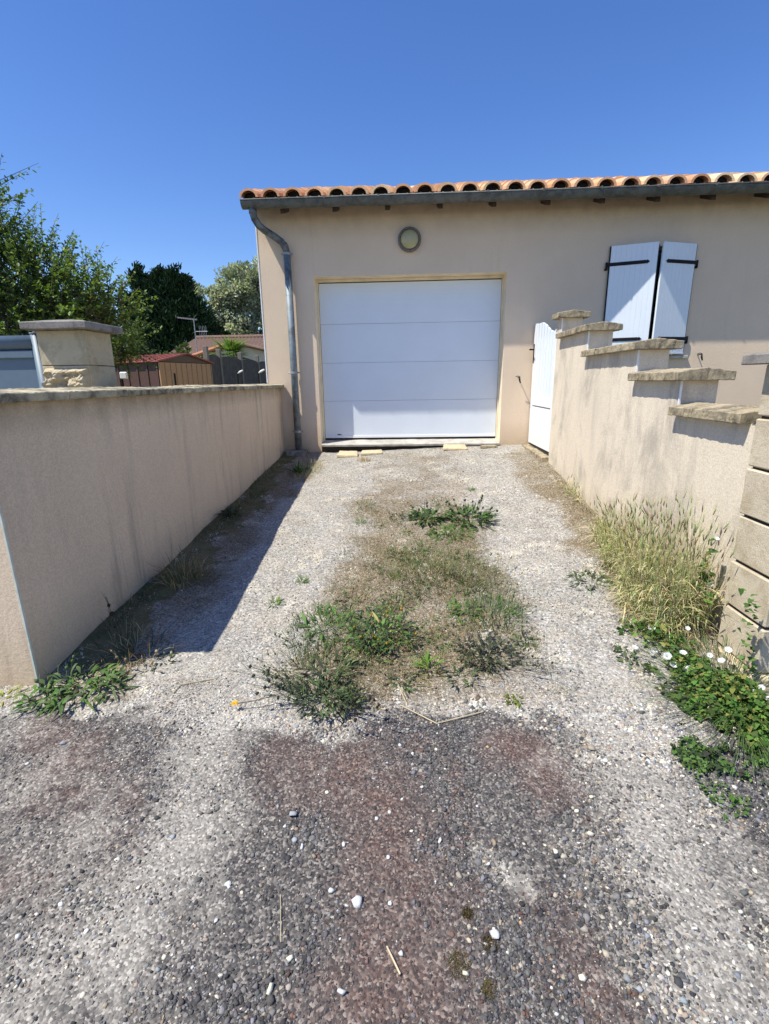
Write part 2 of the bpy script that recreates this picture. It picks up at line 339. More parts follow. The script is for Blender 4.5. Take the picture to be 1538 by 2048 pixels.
def ground_mat():
    m, nt, b = nmat('driveway_surface'); v = objco(nt)
    a = N(nt, 'ShaderNodeAttribute'); a.attribute_name = 'zone'; sp = N(nt, 'ShaderNodeSeparateColor'); nt.links.new(a.outputs['Color'], sp.inputs[0])
    a2 = N(nt, 'ShaderNodeAttribute'); a2.attribute_name = 'zone2'; sp2 = N(nt, 'ShaderNodeSeparateColor'); nt.links.new(a2.outputs['Color'], sp2.inputs[0])
    n1 = noise(nt, 30, 6, .7, v); n2 = noise(nt, 6, 5, .6, v); n3 = noise(nt, 300, 3, .7, v)
    def vor(scale, rnd=1):
        t = N(nt, 'ShaderNodeTexVoronoi'); t.inputs['Scale'].default_value = scale; t.inputs['Randomness'].default_value = rnd; nt.links.new(v, t.inputs['Vector']); return t
    v1 = vor(150); v2 = vor(75)
    def sepr(c):
        s = N(nt, 'ShaderNodeSeparateColor'); nt.links.new(c, s.inputs[0]); return s.outputs[0]
    r1 = sepr(v1.outputs['Color']); r2 = sepr(v2.outputs['Color'])
    # light crushed gravel
    grav = ramp(nt, r2, [(0, (.12, .118, .115)), (.25, (.23, .222, .21)), (.55, (.355, .335, .305)), (.85, (.47, .425, .365)), (1, (.70, .66, .60))])
    grav = mix(nt, .45, grav, ramp(nt, r1, [(0, (.11, .11, .112)), (.4, (.32, .305, .28)), (.8, (.45, .425, .385)), (1, (.75, .71, .65))]))
    grav = mix(nt, .5, grav, ramp(nt, n2, [(.35, (.72, .68, .62)), (.6, (1.08, 1.08, 1.07))]), 'MULTIPLY')
    dust = ramp(nt, r1, [(0, (.24, .205, .16)), (.5, (.40, .355, .29)), (1, (.58, .53, .45))]); n4 = noise(nt, 3.2, 7, .68, v, .5)
    grav = mix(nt, math_(nt, 'MULTIPLY', ramp(nt, n4, [(.46, (0,)*3), (.62, (1,)*3)]), .65), grav, dust)
    # asphalt chips
    asp = ramp(nt, r1, [(0, (.035, .034, .036)), (.4, (.075, .069, .067)), (.75, (.125, .112, .104)), (1, (.30, .27, .235))])
    redc = ramp(nt, r1, [(0, (.05, .038, .036)), (.4, (.095, .066, .059)), (.75, (.15, .094, .078)), (1, (.27, .205, .17))])
    asp = mix(nt, sp2.outputs[0], asp, redc)
    sand = ramp(nt, r1, [(0, (.22, .20, .175)), (.4, (.34, .315, .275)), (.8, (.43, .395, .34)), (1, (.60, .56, .50))])
    asp = mix(nt, math_(nt, 'MULTIPLY', ramp(nt, n1, [(.45, (0,)*3), (.7, (1,)*3)]), .2), asp, sand)
    lit = ramp(nt, r1, [(0, (.085, .062, .036)), (.4, (.165, .125, .075)), (.75, (.26, .205, .13)), (1, (.44, .375, .27))])
    def thr(maskout, lo=.4, hi=.62, amt=.6):
        s = math_(nt, 'ADD', maskout, math_(nt, 'MULTIPLY', math_(nt, 'SUBTRACT', n1, .5), amt))
        return ramp(nt, s, [(lo, (0,)*3), (hi, (1,)*3)])
    c = mix(nt, math_(nt, 'MULTIPLY', thr(sp.outputs[1], .2, .95, 1.3), .85), grav, lit)
    c = mix(nt, thr(sp.outputs[0]), c, asp)
    c = mix(nt, math_(nt, 'MULTIPLY', thr(sp.outputs[2], .25, .95, 1.3), .75), c, sand)
    c = mix(nt, math_(nt, 'MULTIPLY', thr(sp2.outputs[1], .6, 1.0, 2.4), .6), c, (.60, .53, .41))
    c = mix(nt, thr(sp2.outputs[2], .4, .6, .2), c, ramp(nt, n2, [(.35, (.085, .10, .04)), (.65, (.2, .17, .09))]))
    c = mix(nt, .35, c, ramp(nt, n3, [(.3, (.55,)*3), (.7, (1.05,)*3)]), 'MULTIPLY')
    nt.links.new(c, b.inputs['Base Color']); b.inputs['Roughness'].default_value = .92; b.inputs['Specular IOR Level'].default_value = .2
    h = math_(nt, 'ADD', math_(nt, 'MULTIPLY', v2.outputs['Distance'], -1.2), math_(nt, 'ADD', math_(nt, 'MULTIPLY', v1.outputs['Distance'], -.7), n1)); bump(nt, b, h, .6, .004)
    return m
def make_ground():
    xs = np.concatenate([[-400, -150, -60, -30, -15, -8, -5, -3.5], np.arange(-2.6, 2.6, .022), [3.5, 5, 8, 15, 30, 60, 150, 400]])
    ys = np.concatenate([[-60, -20, -6, -2, 0, .3], np.arange(.5, 7.3, .022), [7.6, 8, 9, 10, 12, 15, 20, 30, 60, 150, 400]])
    X, Y = np.meshgrid(xs, ys); Z = gz(X, Y); nx, ny = len(xs), len(ys)
    V = np.stack([X, Y, Z], -1).reshape(-1, 3)
    i = np.arange(nx-1); j = np.arange(ny-1); I, J = np.meshgrid(i, j); k = (J*nx+I).ravel()
    F = np.stack([k, k+1, k+nx+1, k+nx], 1)
    A, Lt, Sd, red, pale = zones(X, Y)
    out = ((Y > 7.4) | ((X < -2.0) & (Y > 1.9)) | ((X > 1.9) & (Y > 2.2))).astype(float)
    foot = ss(-1.35, -1.55, X-(vn(X, Y, 4, 4, 33)-.5)*.5)*ss(1.95, 2.2, Y)*ss(7., 6.8, Y); out = np.maximum(out, foot*.9)
    s = Soup(); s.add(V, F, np.array([1., 1, 1])); o = s.build('ground', ground_mat(), smooth=True)
    for nm, ch in (('zone', (A, Lt, Sd)), ('zone2', (red, pale, out))):
        at = o.data.attributes.new(nm, 'FLOAT_COLOR', 'POINT')
        at.data.foreach_set('color', np.stack([c.ravel() for c in ch]+[np.ones(nx*ny)], 1).ravel().astype('f4'))
    tag(o, kind='structure')
make_ground()

# ------------------------------------------------------------------ gravel
phi = (1+5**.5)/2
ICO = np.array([(-1, phi, 0), (1, phi, 0), (-1, -phi, 0), (1, -phi, 0), (0, -1, phi), (0, 1, phi), (0, -1, -phi), (0, 1, -phi), (phi, 0, -1), (phi, 0, 1), (-phi, 0, -1), (-phi, 0, 1)])/1.9
ICOF = np.array([(0, 11, 5), (0, 5, 1), (0, 1, 7), (0, 7, 10), (0, 10, 11), (1, 5, 9), (5, 11, 4), (11, 10, 2), (10, 7, 6), (7, 1, 8), (3, 9, 4), (3, 4, 2), (3, 2, 6), (3, 6, 8), (3, 8, 9), (4, 9, 5), (2, 4, 11), (6, 2, 10), (8, 6, 7), (9, 8, 1)])
STV = [ICO*U(.45, 1.4, (12, 1))*np.array([1, U(.6, 1, 1)[0], U(.45, .8, 1)[0]]) for _ in range(14)]
def rotz_tilt(n, tilt=.35):
    a = U(0, 2*pi, n); t = RNG.normal(0, tilt, n); u = RNG.normal(0, tilt, n)
    ca, sa, ct, st, cu, su = np.cos(a), np.sin(a), np.cos(t), np.sin(t), np.cos(u), np.sin(u); z = np.zeros(n); o = np.ones(n)
    Rz = np.stack([ca, -sa, z, sa, ca, z, z, z, o], 1).reshape(n, 3, 3); Rx = np.stack([o, z, z, z, ct, -st, z, st, ct], 1).reshape(n, 3, 3)
    Ry = np.stack([cu, z, su, z, o, z, -su, z, cu], 1).reshape(n, 3, 3)
    return Rz @ Rx @ Ry
GREY = [(.11, .11, .115), (.17, .165, .165), (.25, .235, .225), (.33, .31, .28), (.45, .41, .35), (.38, .32, .24), (.20, .215, .24), (.60, .55, .46), (.30, .23, .18)]
DARK = [(.055, .055, .06), (.085, .082, .085), (.12, .115, .115), (.16, .15, .145), (.10, .09, .085), (.22, .21, .21)]
REDS = [(.13, .08, .065), (.19, .12, .10), (.085, .06, .055), (.12, .105, .10), (.16, .09, .07)]
def gravel():
    s = Soup(); n = 260000
    y = np.concatenate([U(.5, 2.0, n//2), U(2.0, 6.95, n//2)]); x = np.concatenate([U(-1.5, 1.5, n//2), U(-1.72, 1.68, n//2)])
    x[:n//2] *= np.clip((y[:n//2]+.25)/1.5, .7, 1.35)
    A, Lt, Sd, red, pale = zones(x, y)
    clump = vn(x, y, 4, 4, 9)
    left = ss(-.25, -.6, x)*A
    dens = np.where(A > .5, .52*(1-.45*left)*(1-.50*Sd)*(1-.72*red)*(.35+1.3*ss(.38, .6, clump)), .62*(1-.5*Lt)*(.5+ss(.35, .65, clump)))*(1-.5*pale)
    dens *= np.where(y > 2, np.interp(y, [2, 3.5, 7], [1, .8, .5]), 1); dens = np.where(pale > .2, .9, dens)
    k = RNG.random(n) < dens; x, y, A, Lt, Sd, red = (q[k] for q in (x, y, A, Lt, Sd, red)); n = len(x)
    size = np.clip(RNG.lognormal(math.log(.0036), .42, n), .0018, .0115)
    size *= np.where(y > 1.9, .85, 1)*(1-.2*ss(-.25, -.6, x))
    size[(red > .4)] *= .62; size *= 1+.9*(pale[k]*RNG.random(n)); size *= 1-.25*left[k] if False else 1
    col = jit(GREY, n, .2, .04)
    dk = jit(DARK, n, .25, .05); rd = jit(REDS, n, .25, .05)
    w = A*(1-.55*Sd)
    col = np.clip(col*1.12, 0, .85); tone = vn(x, y, 2.2, 5, 51); col = col*(.72+.55*ss(.3, .7, tone))[:, None]*np.where((tone < .5)[:, None], [1.04, 1, .93], [1, 1, 1]); u = RNG.random(n); col = np.where((u < w*.92)[:, None], dk, col); col = np.where(((RNG.random(n) < red*.55))[:, None], rd, col)
    br = RNG.random(n) < Lt*.55; col = np.where(br[:, None], jit([(.2, .15, .1), (.13, .1, .075), (.3, .24, .17)], n, .2), col)
    wh = RNG.random(n) < .012+.55*pale[k]; col = np.where(wh[:, None], jit([(.70, .68, .62), (.64, .58, .44), (.56, .56, .56)], n, .1, .03), col)
    z = gz(x, y)+size*np.where(A > .5, .1, -.02)
    vi = RNG.integers(0, 14, n); R_ = rotz_tilt(n)*size[:, None, None]*1.15
    for q in range(14):
        m = vi == q
        s.inst(STV[q], ICOF, R_[m], np.stack([x[m], y[m], z[m]], 1), col[m])
    tag(s.build('gravel', M['stonecol']), 'loose grey gravel and crushed stone strewn over the driveway', 'gravel', kind='stuff')
gravel()
# single pale pebbles that stand out on the asphalt
PEB = [(-.38, 1.31, .028, 1), (-.14, 1.04, .022, 0), (-.33, .83, .020, 2), (-.295, .895, .017, 2), (.23, .97, .020, 0), (-.02, .92, .013, 0), (.56, 1.35, .014, 2), (-.12, 1.46, .012, 1), (-.16, .83, .016, 0), (1.01, 1.16, .012, 2),
       (-.36, 1.22, .015, 1), (-.33, 1.20, .015, 0), (-.20, 1.21, .012, 0), (-.10, 1.30, .012, 0), (-.06, 1.17, .013, 0), (-.03, 1.62, .012, 0), (.06, 1.66, .012, 1), (.02, 1.58, .013, 0), (.11, 1.60, .012, 2), (.00, 1.70, .013, 1), (-.52, 1.08, .016, 0), (.15, 1.12, .015, 3),
       (-1.37, 1.60, .018, 1), (-1.44, 1.50, .012, 0), (.70, 1.62, .026, 3), (.14, .88, .014, 2), (.42, .88, .014, 2), (-.52, .98, .010, 0), (-.05, 1.04, .012, 0), (-.22, 1.07, .013, 0), (-.17, 1.03, .010, 0), (.05, 1.43, .011, 0), (-.28, 1.40, .010, 2), (.31, 1.62, .010, 4), (-.40, 1.27, .010, 0),
       (-.44, 1.34, .012, 1), (.10, 1.23, .012, 0), (.01, 1.26, .010, 2), (.62, 1.08, .013, 1), (.75, 1.0, .012, 0), (.9, 1.05, .010, 2), (.55, .86, .013, 1), (.30, 1.00, .010, 4), (-.75, 1.22, .012, 1), (-.98, 1.05, .010, 1), (-.62, .86, .012, 1), (1.2, 1.28, .012, 2), (.45, 1.2, .014, 2)]
PC = [(.64, .64, .62), (.36, .37, .38), (.80, .76, .58), (.36, .32, .25), (.62, .38, .2)]
for i, (x, y, r, c) in enumerate(PEB):
    s = Soup(); V = STV[i % 14]*U(.85, 1.15, (12, 1)); n1_ = np.array([PC[c]])
    s.inst(V, ICOF, rotz_tilt(1, .2)*r*.72, np.zeros((1, 3)), n1_); o = s.build('pebble', M['stonecol'])
    o.location = (x, y, float(gz(x, y))+r*.24)
    lab = ['whitish pebble lying loose on the worn dark asphalt', 'blue grey pebble lying loose on the worn dark asphalt', 'bright cream pebble lying loose on the worn dark asphalt', 'brownish grey flattish stone half sunk in the dusty ground', 'small orange pebble lying loose on the worn dark asphalt'][c]
    tag(o, lab, 'pebble', 'single pebbles lying on the asphalt')
# fine asphalt grit and twigs later

# ------------------------------------------------------------------ garage house
YF = 6.95
house = empty('garage_house', (1.3, YF, -.9), 'beige rendered garage wing with orange tile roof at the end of the driveway', 'house')
X0, X1 = -1.915, 7.5; OX0, OX1, OZ1 = -1.2, 1.3, 1.33; OZ0 = -.97
WX0, WX1, WZ0, WZ1 = 2.60, 3.59, .30, 1.58; TW = .22
mb = MB()
def wallbox(x0, z0, x1, z1): mb.box((x0, YF, z0), (x1, YF+TW, z1))
wt = 2.26
# one continuous sheet with openings, butted end to end
xs = [X0, OX0, OX1, WX0, WX1, X1]; zs = [-1.3, WZ0, OZ1, WZ1, wt]
vid = {}
def gv(x, y, z):
    k = (round(x, 4), round(y, 4), round(z, 4))
    if k not in vid: vid[k] = len(mb.v); mb.v.append(k); mb.c.append((1, 1, 1))
    return vid[k]
def hole(i, j):
    cx = (xs[i]+xs[i+1])/2; cz = (zs[j]+zs[j+1])/2
    return (OX0 < cx < OX1 and cz < OZ1) or (WX0 < cx < WX1 and WZ0 < cz < WZ1)
for i in range(5):
    for j in range(4):
        if hole(i, j): continue
        mb.f.append((gv(xs[i], YF, zs[j]), gv(xs[i+1], YF, zs[j]), gv(xs[i+1], YF, zs[j+1]), gv(xs[i], YF, zs[j+1])))
mb.add([(X0, YF, -1.3), (X0, YF+7, -1.3), (X0, YF+7, wt+2.4), (X0, YF, wt)], [(0, 1, 2, 3)])
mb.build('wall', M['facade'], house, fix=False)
mb = MB()          # reveals of the openings
mb.add([(OX0, YF, OZ0), (OX0, YF+.3, OZ0), (OX0, YF+.3, OZ1), (OX0, YF, OZ1)], [(0, 1, 2, 3)])
mb.add([(OX1, YF, OZ0), (OX1, YF+.3, OZ0), (OX1, YF+.3, OZ1), (OX1, YF, OZ1)], [(0, 3, 2, 1)])
mb.add([(OX0, YF, OZ1), (OX1, YF, OZ1), (OX1, YF+.3, OZ1), (OX0, YF+.3, OZ1)], [(0, 1, 2, 3)])
mb.build('opening_reveal', M['reveal'], house, fix=False)
mb = MB()
for a, b_ in (((WX0, WZ0), (WX0, WZ1)), ((WX1, WZ0), (WX1, WZ1)), ((WX0, WZ1), (WX1, WZ1)), ((WX0, WZ0), (WX1, WZ0))):
    mb.add([(a[0], YF, a[1]), (b_[0], YF, b_[1]), (b_[0], YF+.25, b_[1]), (a[0], YF+.25, a[1])], [(0, 1, 2, 3)])
mb.build('window_reveal', M['reveal'], house, fix=False)
MB().box((X0-.004, YF-.006, -.0), (X0+.01, YF+.01, 2.1)).build('corner_bead', M['beadw'], house)
# garage door
gd = MB().box((OX0+.0, YF+.262, -.84), (OX1, YF+.29, OZ1-.01)).build('garage_door', M['black'], house)
DY = YF+.22; dx0, dx1 = -1.175, 1.277
zl = [1.285, .765, .255, -.265, -.79]
for k in range(4):
    MB().box((dx0, DY, zl[k+1]+.0012), (dx1, DY+.04, zl[k]-.0012)).build('door_panel', M['door_white'], gd, bevel=.002)
MB().box((dx0, DY-.006, -.79), (dx1, DY+.04-.002, -.755)).build('bottom_rail', M['white'], gd, bevel=.002)
MB().box((dx0+.0, DY+.004, -.812), (dx1, DY+.03, -.791)).build('rubber_seal', M['black'], gd)
mb = MB(); mb.box((OX0+.001, DY-.03, -.83), (dx0-.004, DY+.04, 1.296)); mb.box((dx1+.004, DY-.03, -.83), (OX1-.001, DY+.04, 1.296)); mb.box((OX0+.001, DY-.03, 1.297), (OX1-.001, DY+.04, OZ1-.002))
mb.build('door_frame', M['reveal'], gd)
mb = MB(); mb.box((-1.0, DY-.0025, -.748), (-.94, DY-.0005, -.738)); mb.box((-.985, DY-.003, -.736), (-.965, DY-.0005, -.730)); mb.build('name_plate', M['iron'], gd)
# sill slab of the garage
mb = MB(); mb.extrude_x([(YF+.30, -.81), (YF+.30, -.86), (YF-.05, -.885), (YF-.055, -.853)], OX0-.0+.002, OX1-.002); mb.build('threshold', M['concrete'], house, bevel=.006, rough=(.08, .004, 9))
MB().extrude_x([(YF+.2, -.862), (YF+.2, -1.1), (YF+.02, -1.1), (YF+.02, -.885)], OX0+.003, OX1-.003).build('foundation', M['soil_dark'], house, rough=(.06, .02, 6))
# roof
rf0 = 2.13; SL = .332; YE = 6.555
tiles = MB(); 
def tile(xc, yb, zb, ln, r0, r1, up, col, th=.012, n=9):
    vs = []; fs = []
    for e, (yy, rr) in enumerate(((yb, r0), (yb+ln, r1))):
        zz = zb+(yy-yb)*SL*.93
        for t_ in (0, th):
            for k in range(n):
                a = pi*k/(n-1); R_ = rr-t_
                vs.append((xc+R_*cos(a), yy-(0.02*sin(a) if 0 else 0), zz+(R_*sin(a)*.83 if up else -R_*sin(a)*.7)))
    for k in range(n-1):
        fs += [(k, k+1, 2*n+k+1, 2*n+k), (n+k, 3*n+k, 3*n+k+1, n+k+1), (k, n+k, n+k+1, k+1)]
    tiles.add(vs, fs, col)
TC = [(.76, .42, .23), (.80, .49, .28), (.70, .37, .19), (.76, .45, .27), (.80, .56, .34), (.64, .34, .19), (.74, .42, .24), (.80, .52, .29)]
nrow = 16
for c in range(36):
    xc = -1.862+c*.262
    for r in range(nrow):
        yb = YE+r*.335; zb = rf0+r*.335*SL
        col = tuple(np.array(random.choice(TC))*random.uniform(.85, 1.1))
        jx = random.uniform(-.006, .006)
        tile(xc+jx, yb+random.uniform(-.012, .012), zb+.006+random.uniform(-.003, .004), .42, .115, .098, True, col, .028)
        col = tuple(np.array(random.choice(TC))*random.uniform(.7, .95))
        tile(xc+.131, yb+.015, zb+.012, .42, .085, .1, False, col)
plug = MB()  # mortar closures coloured black to paint in the shade of the tile openings
for c in range(36):
    xc = -1.862+c*.262; plug.add([(xc+.1*cos(pi*k/8), YE+.10, rf0+.02+.075*sin(pi*k/8)) for k in range(9)]+[(xc-.1, YE+.16, rf0-.04), (xc+.1, YE+.16, rf0-.04)], [tuple(range(11))])
for k in range(26):        # ridge tiles
    xx = -1.98+k*.37
    tiles.tube([(xx, YE+nrow*.335, rf0+nrow*.335*SL-.02), (xx+.4, YE+nrow*.335, rf0+nrow*.335*SL-.005)], .10, 10, random.choice(TC))
roof = tiles.build('roof', M['tile'], house, smooth=False, fix=False); plug.build('eave_closure_shade', M['black'], roof, fix=False)
mb = MB(); mb.add([(X0-.05, YE+.03, rf0-.075), (X1, YE+.03, rf0-.075), (X1, YE+5.4, rf0-.075+5.37*SL), (X0-.05, YE+5.4, rf0-.075+5.37*SL),
                   (X0-.05, YE+.03, rf0-.055), (X1, YE+.03, rf0-.055), (X1, YE+5.4, rf0-.055+5.37*SL), (X0-.05, YE+5.4, rf0-.055+5.37*SL)],
                  [(0, 1, 2, 3), (7, 6, 5, 4), (0, 4, 5, 1), (1, 5, 6, 2), (2, 6, 7, 3), (3, 7, 4, 0)])
mb.build('roof_boarding', M['timber'], house)
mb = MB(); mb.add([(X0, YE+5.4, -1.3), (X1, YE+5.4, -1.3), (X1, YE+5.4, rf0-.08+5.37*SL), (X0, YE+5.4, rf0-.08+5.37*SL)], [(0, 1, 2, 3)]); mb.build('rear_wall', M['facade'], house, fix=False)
for i in range(14):
    x = -1.497+.64*i
    MB().extrude_x([(6.70, 2.088), (YF+.1, 2.088+.1*0+(.285+.1)*SL), (YF+.1, 2.005+(.285+.1)*SL), (6.70, 2.0)], x-.029, x+.029).build('rafter', M['timber'], house, bevel=.004)
# gutter: half-round trough with rolled lip
gx0, gx1 = -1.965, 7.4; gyc, gzc, gr = 6.612, 2.108, .078
mb = MB(); n = 12; prof = [(gyc-gr*cos(pi*k/n), gzc-gr*.98*sin(pi*k/n)) for k in range(n+1)]
inner = [(gyc-(gr-.005)*cos(pi*k/n), gzc-(gr*.98-.005)*sin(pi*k/n)) for k in range(n+1)]
vs = []; fs = []
for p_ in (prof, inner):
    for x in (gx0, gx1): vs += [(x, a, b_) for a, b_ in p_]
q = n+1
for k in range(n): fs += [(k, k+1, q+k+1, q+k), (2*q+k, 3*q+k, 3*q+k+1, 2*q+k+1), (k, 2*q+k, 2*q+k+1, k+1)]
mb.add(vs, fs)
mb.add([(gx0, a, b_) for a, b_ in prof], [tuple(range(q))])
gut = mb.build('gutter', M['zinc'], house, smooth=False)
MB().tube([(gx0, gyc-gr-.003, gzc+.004), (gx1, gyc-gr-.003, gzc+.004)], .009, 8).build('rolled_lip', M['zinc'], gut, smooth=True)
for x in (-1.493, -.953, -.316, .319, .962, 1.605, 2.26, 2.9, 3.542, 4.18, 4.82):
    mb = MB()
    pr = [(gyc-(gr+.004)*cos(pi*k/n), gzc-(gr*.98+.004)*sin(pi*k/n)) for k in range(0, n+1)]
    vs = [(x-.012, a, b_) for a, b_ in pr]+[(x+.012, a, b_) for a, b_ in pr]; mb.add(vs, [(k, k+1, q+k+1, q+k) for k in range(n)])
    mb.box((x-.012, gyc-gr-.014, gzc-.01), (x+.012, gyc-gr+.006, gzc+.014)); mb.build('gutter_bracket', M['zinc'], gut, fix=False)
# downpipe
dp = MB()
path = [(-1.845, 6.62, 2.06), (-1.845, 6.62, 1.99), (-1.835, 6.635, 1.935), (-1.80, 6.67, 1.875), (-1.745, 6.72, 1.83), (-1.65, 6.785, 1.778), (-1.575, 6.835, 1.73), (-1.53, 6.862, 1.67), (-1.515, 6.87, 1.60)]
dpo = dp.tube(path, .043, 16).build('downpipe', M['pipetop'], house, smooth=True)
MB().tube([(-1.515, 6.87, 1.615), (-1.513, 6.87, -.91)], .046, 18).build('pipe_barrel', M['pipe'], dpo, smooth=True)
for z in (1.59, .13, -.66):
    MB().tube([(-1.514, 6.87, z-.014), (-1.514, 6.87, z+.014)], .053, 18).build('pipe_collar', M['galv'], dpo, smooth=False)
    MB().tube([(-1.59, 6.88, z), (-1.44, 6.88, z)], .010, 6).build('collar_bolt', M['galv'], dpo)
for a, b_ in (((-1.845, 6.62, 2.045), (-1.845, 6.62, 1.985)), ((-1.548, 6.850, 1.70), (-1.527, 6.863, 1.66))):
    MB().tube([a, b_], .0475, 16).build('pipe_joint', M['pipetop'], dpo, smooth=True)
# round wall light
def lathe_y(name, prof, cx, cy, cz, mat, parent, n=40):
    vs = []; fs = []
    for (r, y) in prof:
        vs += [(cx+r*cos(2*pi*k/n), cy+y, cz+r*sin(2*pi*k/n)) for k in range(n)]
    for i in range(len(prof)-1):
        for k in range(n): fs.append((i*n+k, i*n+(k+1) % n, (i+1)*n+(k+1) % n, (i+1)*n+k))
    fs.append(tuple(range((len(prof)-1)*n, len(prof)*n)))
    return MB().add(vs, fs).build(name, mat, parent, smooth=True)
wl = lathe_y('wall_lamp', [(.14, 0), (.148, -.03), (.143, -.055), (.125, -.062), (.117, -.05), (.116, -.03), (.05, -.03)], .052, YF, 1.728, M['lampring'], house)
lathe_y('lamp_glass', [(.115, -.04), (.112, -.055), (.095, -.072), (.06, -.085), (.02, -.09)], .052, YF, 1.728, M['lampglass'], wl)
for a_ in (1.5, -1.5): MB().tube([(.052+.131*cos(a_), YF-.062, 1.728+.131*sin(a_)), (.052+.131*cos(a_), YF-.068, 1.728+.131*sin(a_))], .005, 8).build('screw', M['iron'], wl)
# window, sill, shutters
win = MB().box((WX0+.001, YF+.2, WZ0+.001), (WX1-.001, YF+.215, WZ1-.001)).build('window', M['glassdark'], house)
mb = MB()
for (a, b_) in (((WX0+.002, WZ0+.002), (WX0+.06, WZ1-.002)), ((WX1-.06, WZ0+.002), (WX1-.002, WZ1-.002)), (((WX0+WX1)/2-.05, WZ0+.002), ((WX0+WX1)/2+.05, WZ1-.002))): mb.box((a[0], YF+.15, a[1]), (b_[0], YF+.199, b_[1]))
mb.build('window_frame', M['white'], win)
sill = MB().extrude_x([(YF-.045, .225), (YF-.045, .265), (YF+.2, .298), (YF+.2, .225)], 2.52, 3.69).build('window_sill', M['concrete'], house, bevel=.004)
def shutter(hx, fx, fy, side):
    L = sqrt((fx-hx)**2+(fy-(YF-.02))**2); ang = atan2(fy-(YF-.02), fx-hx)
    o0 = Vector((hx, YF-.02, 0)); ux = Vector((cos(ang), sin(ang), 0)); nn = Vector((ux.y, -ux.x, 0))
    if nn.y > 0: nn = -nn
    def W(u, w, z): p = o0+ux*u+nn*w; return (p.x, p.y, z)
    def bx(m, u0, w0, z0, u1, w1, z1):
        m.add([W(u0, w0, z0), W(u1, w0, z0), W(u1, w1, z0), W(u0, w1, z0), W(u0, w0, z1), W(u1, w0, z1), W(u1, w1, z1), W(u0, w1, z1)],
              [(0, 3, 2, 1), (4, 5, 6, 7), (0, 1, 5, 4), (1, 2, 6, 5), (2, 3, 7, 6), (3, 0, 4, 7)])
    z0, z1 = .302, 1.585
    mb = MB(); nb = 9; g = .002; x = .006
    wbd = (L-.012)/nb
    for k in range(nb): bx(mb, x+k*wbd+g/2, 0, z0+.0, x+(k+1)*wbd-g/2, .026, z1)
    bx(mb, .012, .002, z0+.003, L-.012, .0235, z1-.003)
    sh = mb.build('shutter', M['whitepvc'], house, bevel=.0015)
    sh['label'] = 'left white shutter leaf standing ajar' if side < 0 else 'right white shutter leaf standing ajar'
    mb = MB(); bx(mb, -.012, -.002, z0, .004, .012, z1); mb.build('seal_gap_shade', M['black'], sh)  # black strip: rubber seal plus the painted-in shadow gap at the leaf edge
    if side < 0: mb = MB(); bx(mb, L-.002, -.002, z0, L+.006, .012, z1-.03); mb.build('seal_gap_shade', M['black'], sh)
    mb = MB(); bx(mb, 0.004, -.004, z0-.018, L, .030, z0-.001); mb.build('bottom_rail', M['white'], sh)
    for z in (1.372, .472):
        mb = MB(); bx(mb, -.03, .027, z-.020, .41, .033, z+.020)
        zz = z
        tipv = [W(.41, .027, zz-.012), W(.425, .027, zz-.024), W(.455, .027, zz), W(.425, .027, zz+.024), W(.41, .027, zz+.012)]
        tv2 = [W(.41, .033, zz-.012), W(.425, .033, zz-.024), W(.455, .033, zz), W(.425, .033, zz+.024), W(.41, .033, zz+.012)]
        mb.add(tipv+tv2, [(0, 1, 2, 3, 4), (9, 8, 7, 6, 5)]+[(i, (i+1) % 5, 5+(i+1) % 5, 5+i) for i in range(5)])
        for u in (.06, .16, .27, .37):
            mb.tube([W(u, .033, zz), W(u, .037, zz)], .007, 8)
        hg = mb.build('strap_hinge', M['iron'], sh)
        mb = MB(); mb.tube([W(-.035, .02, zz-.05), W(-.035, .02, zz+.03)], .013, 10); p = W(-.035, .02, zz-.04)
        mb.box((p[0]-.012, p[1]-.002, zz-.06), (p[0]+.012, YF, zz-.035)); mb.build('hinge_pin', M['iron'], sh)
shutter(2.575, 3.090, 6.765, -1); shutter(3.612, 3.122, 6.764, 1)
# shutter catches on the wall
def catch(x, z, flip):
    mb = MB(); mb.tube([(x, YF, z), (x, YF-.10, z)], .007, 8); mb.tube([(x, YF-.10, z+.012), (x, YF-.10, z-.03), (x+.012*flip, YF-.105, z-.075)], [.006, .012, .008], 8)
    mb.tube([(x-.05*flip, YF-.085, z+.010), (x-.02*flip, YF-.09, z+.018), (x, YF-.1, z+.01)], .005, 6)
    mb.build('shutter_catch', M['iron'], house, smooth=True)
catch(3.83, .27, 1); catch(1.51, .02, 1)
MB().tube([(X0+.0+5.46, YF, .05), (X0+5.46, YF-.03, .05)], .012, 8)

